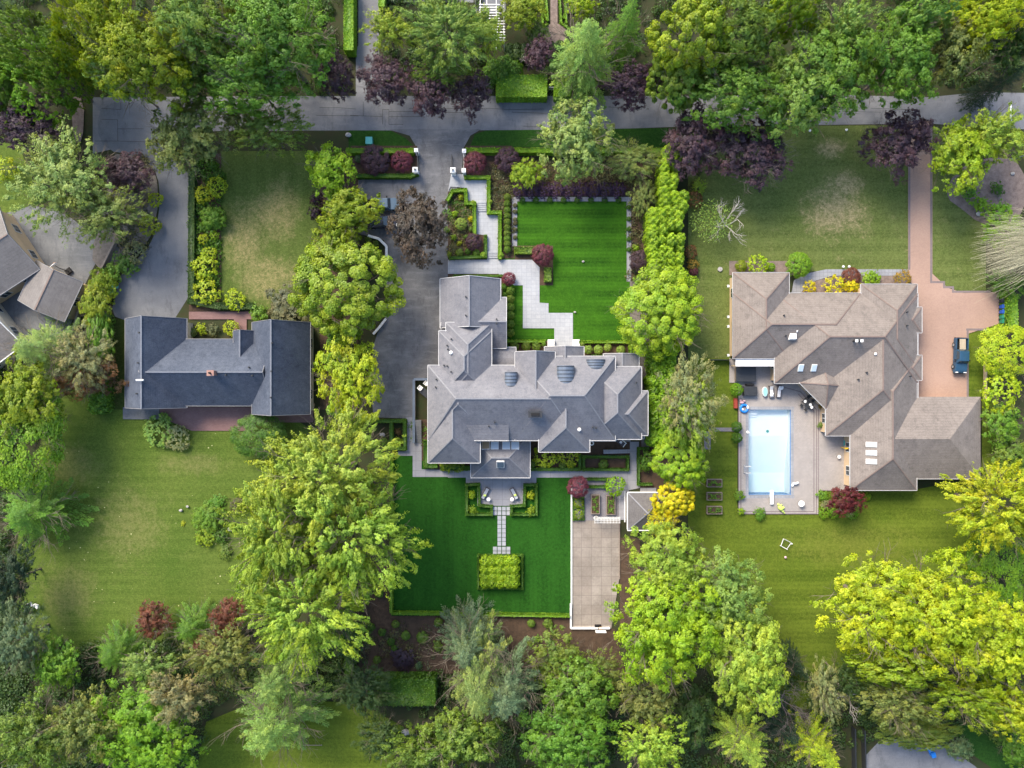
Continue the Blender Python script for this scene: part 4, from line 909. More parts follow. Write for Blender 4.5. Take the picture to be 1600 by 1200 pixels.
# ---- shrubs
ORD = ['first','second','third','fourth','fifth','sixth','seventh','eighth','ninth','tenth','eleventh','twelfth','thirteenth','fourteenth','fifteenth','sixteenth','seventeenth','eighteenth','nineteenth','twentieth','twenty-first','twenty-second']
def shrub(px, py, r, kind, col, h, label, name='shrub', group=None, ry=None, cat='shrub'):
    if kind in ('azalea','shrub','broad'): r *= 1.12
    zc = h*.5; kk = (H-zc)/H*.1; me = random.choice(PRO[kind]); o = link(bpy.data.objects.new(name, me), None, (*W(px, py, zc), zc*.92))
    o.rotation_euler = (0, 0, 0 if ry else random.uniform(0, 6.28)); o.scale = (r*kk*1.04, (ry or r)*kk*1.04, h*.54); j = random.uniform(.9,1.1)
    c = COL[col]; o.color = (c[0]*j, c[1]*random.uniform(.95,1.05), c[2]*j, 1); return tag(o, label, cat, group)
def row(pts, r, kind, col, h, desc, name, group, cat='shrub', ry=None):
    for i, p in enumerate(pts): shrub(p[0], p[1], p[2] if len(p) > 2 else r, kind, col, h, ORD[i]+' '+desc, name, group, ry, cat)
row([(792.5,y) for y in (308,318.5,328.5,338,347,356,365,373.5,381.5,390)], 5.4, 'ball', 'box', 1.2, 'from north of the light green boxwood balls left of the front lawn', 'boxwood_ball', 'boxwood balls along the west side of the front lawn')
row([(797.5,y) for y in (454,467,480,492.5,506,520)], 6.6, 'ball', 'box', 1.3, 'from north of the boxwood balls along the central house east wall', 'boxwood_ball', 'boxwood balls along the east wall')
row([(788,448,5),(789,461,4)], 5, 'ball', 'hedge', 1.0, 'of two dim bushes behind the boxwood balls at the east wall', 'boxwood_ball', 'dim bushes at the east wall')
row([(804,541),(822,541),(838,541),(849.5,538,3.6)], 7, 'ball', 'box', 1.2, 'from left of the round bushes in the bed left of the porch', 'boxwood_ball', 'round bushes left of the porch')
row([(910,538,3.6),(919,546),(935,546),(949.5,543,6),(970,547)], 7, 'ball', 'boxl', 1.2, 'from left of the round bushes in the bed right of the porch', 'boxwood_ball', 'round bushes right of the porch')
row([(739.5,317,4),(765.5,315.5,4),(755,398.5,5),(782.5,399,5)], 4, 'ball', 'ylo', 1.0, 'from top of the pale balls flanking the stepped front walk', 'potted_ball', 'pale balls at the corners of the front walk')
row([(813+19.2*i,296.5) for i in range(9)], 11.5, 'azalea', 'violet', 1.8, 'from left of the dark purple shrubs lined above the front lawn', 'purple_shrub', 'purple shrubs above the front lawn', ry=14)
row([(816+21.5*i,312.5) for i in range(8)], 4.5, 'ball', 'hedge', .7, 'from left of the small dark bushes along the top of the front lawn', 'small_bush', 'small bushes along the top of the front lawn')
row([(805,y) for y in (321,331,343,349,359,371)], 3.4, 'ball', 'dull', .6, 'from top of the small brownish bushes down the left of the front lawn', 'small_bush', 'small bushes down the left of the front lawn')
row([(982.5,y) for y in (324,342,358,374,390)], 3.6, 'ball', 'hedge', .6, 'from top of the small bushes down the right of the front lawn', 'small_bush', 'small bushes down the right of the front lawn')
SH = """
848|398|17|dome|wine|2.6|round pinkish red shrub on the left edge of the front lawn
795|436|10.5|ball|wine|1.8|small dark red ball shrub at the corner of the front walk
742|254|18|dome|wine|2.4|round dark pink shrub right of the gate posts
628|252|17|dome|wine|2.4|round dark pink shrub left of the driveway gate
586|250|23|dome|plum|2.6|wide purple shrub left of the round pink one behind the road hedge
793|250|20|dome|plum|2.6|purple shrub above the lime maple in the entrance bed
560|248|6|ball|blue|1.2|small grey-green ball shrub behind the road hedge at left
740|378|13|dome|plum|2.0|round purple shrub in the bed beside the stepped front walk
1001|408|17.5|dome|plum|2.6|round purple shrub between the front lawn and the tall hedge
994|388|6|shrub|lime|1.4|small lime shrub above the round purple one by the tall hedge
903|761|17|dome|wine|3.0|round dark red shrub at the top right corner of the back lawn
961|759|15|azalea|lime|2.6|bright green shrub beside the stone terrace of the court garden
904|786|7.5|azalea|yg|1.1|upper of two yellow-green shrubs along the edge of the back lawn by the court
904|804|7.5|azalea|yg|1.1|lower of two yellow-green shrubs along the edge of the back lawn by the court
720|308|4.5|shrub|yellow|.8|small yellow shrub at the top of the bed left of the front walk
711|334|5|shrub|lime|.9|small lime shrub in the upper middle of the bed left of the front walk
720|350|9.5|dome|boxl|1.3|largest light green shrub in the bed left of the front walk
736|342|4.5|shrub|gold|.8|brightest yellow shrub in the bed left of the front walk
736|325|3.5|shrub|yg|.7|tiny yellow-green shrub by the hedge left of the front walk
736|358|4|shrub|box|.7|tiny green shrub below the brightest yellow one left of the front walk
698|359|5.5|shrub|box|.9|green shrub at the driveway edge of the bed left of the front walk
709|371|5|shrub|yg|.9|yellow-green shrub below the driveway edge one left of the front walk
718|380|4|shrub|yellow|.7|little yellow shrub left of the round purple one by the front walk
728|370|4|shrub|box|.7|little green shrub touching the round purple one by the front walk
718|395|6|ball|box|1.0|larger green ball at the bottom of the bed left of the front walk
744|395|5.5|ball|box|.9|green ball at the bottom right of the bed left of the front walk
731|393|4.5|ball|hedge|.8|dark green ball between two lighter ones in the bed by the front walk
702|398|4.5|shrub|yg|.9|yellowish shrub at the bottom left corner of the bed by the front walk
706|436|5|shrub|olive|1.0|small olive shrub at the driveway corner of the central house
719|437|6|shrub|box|1.0|green shrub against the north end of the central house
340|292|15|azalea|yellow|1.9|topmost right yellow shrub of the left hedge row
318|304|13|azalea|yellow|1.8|topmost left yellow shrub of the left hedge row
334|342|19|broad|fresh|2.4|large fresh green shrub in the left hedge row
318|374|8|azalea|yellow|1.4|small yellow shrub right below the fresh green one in the left hedge row
335|368|7|azalea|lime|1.3|lime shrub below the fresh green one in the left hedge row
326|398|12|azalea|yellow|1.8|yellow shrub above the widest one in the left hedge row
320|418|19|azalea|yellow|2.0|widest yellow shrub in the left hedge row
322|457|20|azalea|yellow|2.0|round yellow shrub above the brick path in the left hedge row
367|469|16|azalea|yellow|1.9|round yellow shrub at the bottom right of the left patchy lawn
234|352|16|azalea|yg|1.8|yellow shrub in the island left of the left driveway
243|312|11|azalea|yellow|1.4|small yellow shrub at the top of the island by the left driveway
212|394|17|azalea|tan|1.6|pale flowering shrub at the bottom of the island by the left driveway
196|412|20|shrub|hedge|1.6|dark green shrub left of the left driveway where it widens
162|440|22|broad|yg|2.6|yellow-green bush between concrete yard and left driveway
178|425|16|shrub|fresh|2.0|fresh green bush beside the left driveway bend
165|455|20|shrub|yg|2.2|yellow-green bush behind the green bins at the left driveway
315|514|9|shrub|yellow|1.2|yellow shrub in the bed in front of the dark house
300|520|8|shrub|olive|1.0|faded shrub at the left end of the bed in front of the dark house
332|516|11|shrub|dull|1.0|twiggy grey shrub in the bed in front of the dark house
362|513|12|azalea|yellow|1.6|golden yellow shrub by the small gable of the dark house
405|490|15|shrub|fresh|2.0|fresh green shrub at the end of the brick path
446|484|34|shrub|dull|1.8|wide brownish green hedge shrub behind the dark house
248|672|24|azalea|palegreen|1.6|wide pale green shrub below the porch of the dark house
276|684|20|azalea|tan|1.3|brownish shrub beside the brick terrace of the dark house
325|810|24|broad|fresh|1.7|bright green mound in the middle of the big left lawn
322|838|18|shrub|yg|1.0|yellow-green plants at the lower end of the green mound on the left lawn
372|790|14|shrub|dull|1.3|dark brownish bush on the right of the big left lawn
345|838|12|shrub|hedge|1.1|dark green bush below the mound on the left lawn
286|818|4|shrub|yellow|.3|tiny yellow plant on the left of the green mound
338|785|14|shrub|green|.8|low green ground plants above the mound on the left lawn
352|862|12|shrub|mid|.8|low plants under the edge of the huge yellow trees
42|950|10|shrub|fresh|1.2|bright green bush just behind the two white garden seats
10|265|18|azalea|yellow|2.2|yellow shrub cut by the left edge under the purple tree
495|335|13|shrub|purple|3|dark purple bush at the right edge of the left patchy lawn
495|312|11|shrub|purple|3|purple bush just above the other at the right edge of the left patchy lawn
502|385|15|shrub|lime|2.5|bright green bush at the right edge of the left patchy lawn
575|374|5|shrub|box|.8|left one of two small green bushes beside the driveway wall
587|380|5|shrub|box|.8|right one of two small green bushes beside the driveway wall
1158|416|9|ball|yg|1.6|small yellow-green ball left of the round yellow one at the brown house
1185|415|16|azalea|yellow|2.2|round yellow shrub at the north-west corner of the brown house
1204|418|7|ball|hedgel|1.4|small green ball right of the round yellow one at the brown house
1248|414|20|dome|hedgel|2.4|large round green shrub north of the brown house
1265|448|9.5|azalea|gold|1.5|small golden ball in the bed at the concave front of the brown house
1304|447|16|azalea|gold|1.9|widest golden shrub along the north eave of the brown house
1331|447|13|shrub|gold|1.8|spiky golden shrub beside the dark red mound at the brown house
1330|433|15|dome|red|1.3|dark red mound along the curved walk
1361|435|14|shrub|lime|1.4|lime boxy bush along the curved walk
1411|436|13|azalea|gorange|1.4|orange-green bush beside the brick driveway
1079|394|10|azalea|rust|1.8|orange-brown bush on the right of the tall hedge, middle of the lawn side
1083|414|9|azalea|gorange|1.4|small orange-green bush below the orange-brown one by the tall hedge
1084|424|7|dome|wine|1.2|reddish purple bush lowest on the right side of the tall hedge
1085|312|13|azalea|rust|2.2|rust coloured bush right of the tall hedge near the birch
1092|292|13|soft|ylo|2.2|thin pale bush above the rust coloured one
1151|609|10|dome|hedgel|2.0|green clipped bush next to the hot tub
1151|667|8.5|dome|hedge|1.6|upper of two clipped balls at the left edge of the pool deck
1151|684|8.5|dome|hedge|1.6|lower of two clipped balls at the left edge of the pool deck
1155|774|9|shrub|fresh|1.2|green bush on the left edge of the pool deck
1158|799|6|shrub|lime|.9|tiny lime bush at the lower left corner of the pool deck
1187|803|10|shrub|fresh|1.1|green bush at the lower edge of the pool deck
1288|801|9|azalea|hedgel|1.1|leftmost lime clipped bush below the crimson maple
1303|802|8|azalea|hedgel|1.1|middle lime clipped bush below the crimson maple
1331|802|9|azalea|hedgel|1.1|rightmost lime clipped bush below the crimson maple
1355|776|6|ball|lime|.9|tiny lime ball right of the crimson maple
1286|775|10|shrub|fresh|1.0|green plants left of the crimson maple
1290|789|9|shrub|tan|.8|faded plants left of the crimson maple
1282|664|5|shrub|box|1.2|green potted plant by the diagonal wall of the brown house
1282|635|4|shrub|gorange|1.1|orange flowering plant by the angled eave of the brown house
1553|745|11|shrub|rust|1.8|rusty shrub at the lower right corner of the brown house
1515|300|13|shrub|fresh|1.8|green shrub between the two bark beds at the right edge
1532|320|15|shrub|hedgel|2.0|bright green shrub below the bark beds at the right
1558|295|11|shrub|hedge|1.4|small dark shrub in the right bark bed
1560|335|20|shrub|hedgel|2.4|green shrub above the spreading conifer at the right edge
592|927|7|ball|box|1.0|green ball at the left end of the planting bed
580|980|6|ball|hedge|.9|dark ball shrub at the far left of the planting bed
618|975|6|ball|box|.9|upper green ball in the middle of the planting bed
597|988|6|ball|hedge|.9|dim ball shrub left of centre in the planting bed
634|993|7|ball|box|.9|green ball left of the largest one in the planting bed
660|996|9|ball|box|1.1|largest green ball in the planting bed
685|972|6.5|ball|box|1.0|green ball under the lower hedge of the back lawn
611|1003|6|ball|hedge|.8|dim ball below the centre of the planting bed
616|1013|5|ball|hedge|.8|tiny dark ball near the purple bush in the planting bed
589|1031|6|ball|box|.8|green ball at the lower left of the planting bed
654|1040|7|shrub|blue|1.0|pale green shrub right of the purple bush in the planting bed
629|1030|19|shrub|purple|1.5|dark purple bush in the planting bed
684|1010|9|shrub|box|1.1|green shrub at the right of the planting bed
856|974|7.5|ball|box|1.0|green ball just below the hedge near the court
830|974|6|ball|box|1.0|green ball left of the one near the court
838|999|7|shrub|box|1.0|lime shrub between the two green trees below the back lawn
1012|715|12|shrub|green|2.5|broad leaved green shrub beside the vertical back walk
1008|728|9|shrub|green|2.2|lower broad leaved green shrub beside the vertical back walk
832|724|6|ball|box|.9|left green ball under the yellow shrubs at the back wall
849|727|6.5|ball|box|.9|green ball second from the left under the yellow shrubs at the back wall
879|727|6|ball|box|.9|green ball third from the left under the yellow shrubs at the back wall
892|727|6.8|ball|yg|1.0|rightmost and brightest green ball at the back wall
852|713|18|azalea|yellow|1.5|left yellow shrub under the south eave of the central house
889|712|16|azalea|yellow|1.5|right yellow shrub under the south eave of the central house
943|725|7.5|ball|box|1.0|single green ball in the long hedged bed by the back steps
737|773|6.5|shrub|yellow|1.1|yellow shrub in the hedged bed left of the patio
739|797|7.5|shrub|yg|1.1|yellow-green shrub in the lower corner of the bed left of the patio
829|774|7|shrub|yellow|1.1|yellow shrub in the hedged bed right of the patio
830|798|8|shrub|yg|1.1|yellow-green shrub in the lower corner of the bed right of the patio
954|796|5.5|shrub|fresh|.7|leafy green plant in the right garden plot of the stone terrace
700|726|12|azalea|yg|1.3|yellow-green shrub under the south-west eave of the central house
716|726|11|azalea|yg|1.3|green-gold shrub under the south-west eave beside the sun room
600|690|8|shrub|box|1.2|green shrub in the shaded square bed at the end of the driveway
622|675|5.5|shrub|rust|.7|upper reddish plant in the hedged bed at the end of the driveway
622|688|6|shrub|yg|.8|lower yellow plant in the hedged bed at the end of the driveway
1558|1150|14|shrub|mid|1.5|small dim bush on the dark lawn at bottom right
"""
for ln in SH.strip().split('\n'):
    a = ln.split('|'); shrub(float(a[0]), float(a[1]), float(a[2]), a[3], a[4], float(a[5]), a[6])
# ---- hedges
def hedge(lines, w, h, col, label, dens=55, leaf=.15, name='hedge', closed=False):
    P, N, U, T_ = [], [], [], []; ev = []; ef = []
    for ln in lines:
        for a, b in zip(ln[:-1], ln[1:]):
            A = np.array(W(*a, h)); Bb = np.array(W(*b, h)); d = Bb-A; L = np.linalg.norm(d); 
            if L < .01: continue
            d /= L; s = np.array([-d[1], d[0]]); hw = w*.05
            ex = hw if len(ln) > 2 else 0
            n = int(L*hw*2*dens)+10; u = rng.uniform(-ex, L+ex, n); v = rng.uniform(-hw, hw, n)*1.04
            z = h + .05*np.sin(u*1.7+v*2)+rng.normal(size=n)*.05
            P.append(np.stack([A[0]+d[0]*u+s[0]*v, A[1]+d[1]*u+s[1]*v, z], 1)); N.append(np.tile([0,0,1.], (n,1))+rdir(n)*.75)
            for sg in (-1, 1):
                m = int(L*h*dens*.7)+6; u = rng.uniform(-ex, L+ex, m); z = rng.uniform(0, h, m); q = sg*(hw+rng.normal(size=m)*.04)
                P.append(np.stack([A[0]+d[0]*u+s[0]*q, A[1]+d[1]*u+s[1]*q, z], 1)); N.append(np.tile([s[0]*sg, s[1]*sg, .3], (m,1))+rdir(m)*.7)
            hh = h-.06; k = len(ev); i2 = hw-.03; e2 = ex-.03 if ex else -.02
            pa, pb = A-d*e2, Bb+d*e2
            for zz in (0, hh-.002*(k//8 % 4)):
                for (p, sg) in ((pa,1),(pb,1),(pb,-1),(pa,-1)): ev.append((p[0]+s[0]*i2*sg, p[1]+s[1]*i2*sg, zz))
            ef += [(k+7,k+6,k+5,k+4),(k,k+1,k+5,k+4),(k+1,k+2,k+6,k+5),(k+2,k+3,k+7,k+6),(k+3,k,k+4,k+7)]
            for (p, sg) in ((A-d*ex,-1),(Bb+d*ex,1)):
                m = int(w*.1*h*dens*.7)+4; v = rng.uniform(-hw, hw, m); P.append(np.stack([p[0]+s[0]*v, p[1]+s[1]*v, rng.uniform(0,h,m)], 1)); N.append(np.tile([d[0]*sg, d[1]*sg, .3], (m,1))+rdir(m)*.7)
    P = np.concatenate(P); N = np.concatenate(N); sz = leaf*rng.uniform(.7,1.3,len(P))
    me = leaves(name, P, N, sz, sz*.7, .5+.25*np.sin(P[:,0]*1.9)*np.sin(P[:,1]*1.6)+.6*(rng.random(len(P))-.5), None, (ev, ef))
    o = link(bpy.data.objects.new(name, me)); o.color = (*COL[col], 1); return tag(o, label, 'hedge')
hg = hedge
hg([[(540,235),(646,235)]], 8, 1.5, 'hedgel', 'clipped hedge along the road left of the driveway gate')
hg([[(727,234.5),(1040,234.5)]], 8, 1.5, 'hedgel', 'long clipped hedge along the road above the entrance bed')
hg([[(560,274.5),(640,274.5),(650,271)]], 6.5, 1.0, 'hedge', 'low hedge along the parking bay under the pink and purple shrubs')
hg([[(728,276.5),(763.5,276.5),(763.5,331.5),(781,331.5),(781,402)]], 5.5, .9, 'hedgel', 'low stepped hedge on the right side of the front walk')
hg([[(699,312),(707,298),(727,296.5),(728.5,317),(741,317.5),(741.5,366)]], 5.5, .9, 'hedgel', 'low hedge around the bed left of the front walk')
hg([[(758.5,369),(758.5,400),(704,403)]], 5, .8, 'hedge', 'low hedge along the lower left edge of the front walk')
hg([[(708,430.5),(787,430.5)]], 3.5, .7, 'hedge', 'thin low hedge below the horizontal front walk')
hg([[(804,391),(840,391)],[(856,418),(856,440)]], 11, .9, 'box', 'low loose green edging around the corner bed by the pinkish red shrub', 40, .22)
hg([[(792,533),(852,533)]], 4.5, .9, 'hedgel', 'low hedge between the small side lawn and the round bushes')
hg([[(797,556),(808,556)],[(796,545),(796,558)]], 5, .8, 'hedge', 'short hedge in the dark corner left of the north gable')
hg([[(906,534),(985,534),(985,552)]], 4.5, .9, 'hedgel', 'low hedge along the bottom of the front lawn right of the porch')
hg([[(924,556.5),(942,556.5)]], 5, .6, 'hedge', 'short hedge against the house above the right curved dormer')
hg([[(611,712),(611,959)],[(611,958.5),(890,963)]], 4.5, 1.0, 'hedgel', 'low hedge along the left and bottom edges of the back lawn')
hg([[(577,658),(632,658),(632,701),(611,701),(611,662)]], 5.5, 1.1, 'hedge', 'low hedge forming a rectangle at the end of the driveway')
hg([[(748,757),(729,758),(729,804),(768,804),(768,791.5),(749,790),(748,760)]], 4.2, .8, 'hedge', 'low hedge framing the L-shaped bed left of the patio')
hg([[(820,758),(838,758),(838,804),(799,804),(799,791.5),(819,790),(820,762)]], 4.2, .8, 'hedge', 'low hedge framing the L-shaped bed right of the patio')
hg([[(747,868),(747,920),(816,920),(816,868),(747,868)]], 3.2, .6, 'hedge', 'thin low hedge square around the clipped bush in the back lawn')
hg([[(831,733.5),(906,733.5),(906,712)]], 5, .8, 'hedge', 'low hedge along the walk below the yellow shrubs at the back wall')
hg([[(912,714),(981,714),(981,734),(912,734),(912,714)]], 4.5, .9, 'hedge', 'low hedge ring around the long bed by the back steps')
hg([[(688,732),(734,732)],[(665,692),(665,728),(680,728)]], 7, .8, 'hedge', 'low hedge round the south-west corner of the central house')
hg([[(998,701),(1015,701)],[(998,701),(998,757),(1018,757)]], 4, .8, 'hedge', 'low hedge on the right of the vertical back walk')
hg([[(918,749),(950,749)],[(918,761),(950,761)]], 4.5, .7, 'hedge', 'pair of short hedges beside the dark red shrub by the court garden')
hg([[(896,778),(912,778),(912,812),(896,812),(896,778)],[(896,794),(912,794)]], 2.6, .5, 'hedge', 'thin hedge boxes around the two yellow-green shrubs by the court')
hg([[(775,134),(855,134)]], 34, 2.2, 'hedgel', 'thick bright green clipped hedge north of the road', 50, .2)
hg([[(866,134),(892,134)]], 32, 2.2, 'hedgel', 'short clipped hedge right of the garden gate north of the road', 50, .2)
hg([[(544.5,-30),(544.5,78)]], 15, 2.4, 'hedgel', 'straight tall hedge left of the top side driveway', 45, .2)
hg([[(596,-30),(596,10)]], 10, 2.0, 'hedgel', 'short hedge right of the top side driveway at the top edge', 45, .2)
hg([[(299,252),(298,470),(340,478),(390,478)]], 10, 1.0, 'dark', 'dark green ground hedge under the yellow shrubs right of the left driveway', 40, .22)
hg([[(1583,460),(1583,520)]], 16, 2.0, 'hedgel', 'bright green hedge behind the row of bins at the right', 45, .2)
hg([[(545,880),(545,1060)]], 12, 2.4, 'hedge', 'dark green hedge along the left end of the planting bed', 40, .24)
hg([[(575,1082),(680,1082)]], 40, 3.0, 'hedge', 'wide green clipped hedge below the planting bed', 40, .26)
hg([[(851,-30),(856,32)],[(868+5,-30),(877,36)],[(851,-30),(830,30)],[(830,-30),(855,30)],[(832,52),(856,36)],[(836,52),(836,20)],[(844,-30),(848,36)],[(875,34),(892,46)],[(882,-30),(885,36)],[(882,-10),(896,20)],[(896,0),(880,28)]], 3.6, .5, 'hedgel', 'bright green knot garden of crossing low hedges at the top edge')
# clipped bush in the middle of the back lawn, and the tall boundary hedges, built of clipped crowns along a line
def mass(name, pts, r, h, col, label, nper=1500, leaf=.26, z0=.45, cat='hedge', jit=.25):
    P, N, T_ = [], [], []
    for (px, py, rr) in pts:
        hh = h*rng.uniform(.92, 1.06); k = (H-hh)/H*.1; x, y = W(px, py, hh*.7)
        q = rdir(nper); q[:,2] = np.abs(q[:,2]); l = np.sin(q[:,0]*7+px)*np.sin(q[:,1]*7+py)*.12
        f = rng.uniform(.82, 1.04, nper)+l
        P.append(np.stack([x+q[:,0]*f*rr*k, y+q[:,1]*f*rr*k, hh*z0+q[:,2]*f*hh*(1-z0)], 1)); N.append(q+rdir(nper)*.6); T_.append(np.full(nper, rng.random()*.5)+l*1.5+.5*rng.random(nper))
        m = nper//3; th = rng.uniform(0, 6.28, m); P.append(np.stack([x+np.cos(th)*rr*k*.95, y+np.sin(th)*rr*k*.95, rng.uniform(.05, hh*z0*1.2, m)], 1)); N.append(np.stack([np.cos(th), np.sin(th), .2+0*th], 1)+rdir(m)*.6); T_.append(rng.random(m)*.7)
    P = np.concatenate(P); sz = leaf*rng.uniform(.65,1.35,len(P)); me = leaves(name, P, np.concatenate(N), sz, sz*.75, np.concatenate(T_))
    o = link(bpy.data.objects.new(name, me)); o.color = (*COL[col], 1); return tag(o, label, cat)
pts = []
for i in range(30):
    y = 232+i*10.5; xl = 1032 if y < 330 else (1012 if y < 430 else 1022); xr = 1062 if y < 300 else 1074
    if y < 300: xl = 1034-(y-232)*.1
    for x in np.arange(xl+9, xr-4, 13): pts.append((x+rng.normal()*1.5, y+rng.normal()*2, rng.uniform(9,12)))
mass('tall_hedge', pts, 10, 5.0, 'lime', 'tall wide lime green hedge between the front lawn and the right lawn', 1900, .17)
pts = [(x+rng.normal()*1.5, y+rng.normal()*2, 11) for y in range(556, 690, 11) for x in (1022, 1034, 1046)]
mass('tall_hedge', pts, 10, 4.0, 'hedgel', 'green lower stretch of the tall hedge right of the central house', 800, .24)
mass('clipped_bush', [(x, y, 9.5) for x in (758,769,781,793,803) for y in (878,890,902,911)], 8, 2.2, 'lime', 'square clipped yellow-green bush inside a low hedge square on the back lawn', 620, .17, cat='shrub')
mass('dome_hedge', [(x, y, 15) for x, y in ((772,106),(788,100),(803,108),(766,116),(785,115))], 10, 3.0, 'hedge', 'rounded dark green hedge mound behind the thick hedge north of the road', 1500, .2)
mass('laurel_hedge', [(x, y, 13) for y in range(500, 640, 15) for x in (158, 148)], 10, 2.5, 'green', 'mixed green hedge left of the narrow lawn by the dark house', 800, .24)
mass('boundary_hedge', [(x, y, 11) for y in (300,318,340,360,385,410,520,535,560,640) for x in (520, 532)], 10, 5.0, 'fresh', 'green hedge under the yellow-green trees left of the driveway', 800, .24)
mass('small_hedge', [(x, y, 8) for x in (796,808,820) for y in (74,82,88)], 8, 1.4, 'dark', 'dark green shrub block right of the white pergola', 600, .2)
mass('clipped_dome', [(860,72,9),(868,78,9),(874,70,8)], 8, 1.6, 'dark', 'dark round shrub beside the brick forecourt of the knot garden', 900, .2, cat='shrub')
# ---- undergrowth beneath the woods, uncountable
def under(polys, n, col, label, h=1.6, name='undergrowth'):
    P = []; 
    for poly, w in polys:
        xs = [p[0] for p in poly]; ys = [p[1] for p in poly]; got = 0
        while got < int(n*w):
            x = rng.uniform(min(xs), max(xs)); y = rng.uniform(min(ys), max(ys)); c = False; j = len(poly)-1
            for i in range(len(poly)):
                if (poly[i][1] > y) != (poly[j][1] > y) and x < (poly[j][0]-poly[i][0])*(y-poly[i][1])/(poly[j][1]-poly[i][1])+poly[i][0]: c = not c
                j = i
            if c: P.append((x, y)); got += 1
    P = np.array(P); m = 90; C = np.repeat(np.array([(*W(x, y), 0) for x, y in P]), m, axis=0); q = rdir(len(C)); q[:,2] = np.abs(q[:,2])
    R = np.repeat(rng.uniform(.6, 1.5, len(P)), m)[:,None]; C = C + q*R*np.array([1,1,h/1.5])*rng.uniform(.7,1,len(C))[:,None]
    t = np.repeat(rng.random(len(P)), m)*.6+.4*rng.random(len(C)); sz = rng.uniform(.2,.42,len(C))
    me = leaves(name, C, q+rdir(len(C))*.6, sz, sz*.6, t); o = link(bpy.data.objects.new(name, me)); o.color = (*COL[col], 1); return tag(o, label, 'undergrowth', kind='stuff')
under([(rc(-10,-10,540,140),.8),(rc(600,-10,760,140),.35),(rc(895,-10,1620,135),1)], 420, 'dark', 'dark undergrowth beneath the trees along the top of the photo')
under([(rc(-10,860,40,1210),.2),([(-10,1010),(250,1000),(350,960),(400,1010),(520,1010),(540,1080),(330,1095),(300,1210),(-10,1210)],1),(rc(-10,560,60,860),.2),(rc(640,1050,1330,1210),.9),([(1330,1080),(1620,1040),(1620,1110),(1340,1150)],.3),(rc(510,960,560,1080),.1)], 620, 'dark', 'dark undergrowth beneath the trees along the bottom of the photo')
under([(rc(170,250,240,390),.5),(rc(985,310,1012,440),.25),(rc(1078,232,1092,300),.1)], 90, 'dull', 'brownish ground plants in the driveway island and along the hedge', .6)
under([(rc(302,246,344,474),1)], 110, 'hedge', 'dark green ground cover between the yellow shrubs right of the left driveway', .9)
under([(rc(706,300,740,400),.35),([(766,262),(803,262),(803,404),(784,404),(784,330),(766,330)],.4),(rc(850,240,990,292),.6),(rc(565,980,680,1045),.2)], 130, 'dull', 'sparse ground cover in the entrance and planting beds', .3)
under([(rc(640,668-8,668,700),.1),(rc(700,310,735,345),.2)], 60, 'hedge', 'green ground cover in the bed left of the front walk', .3)
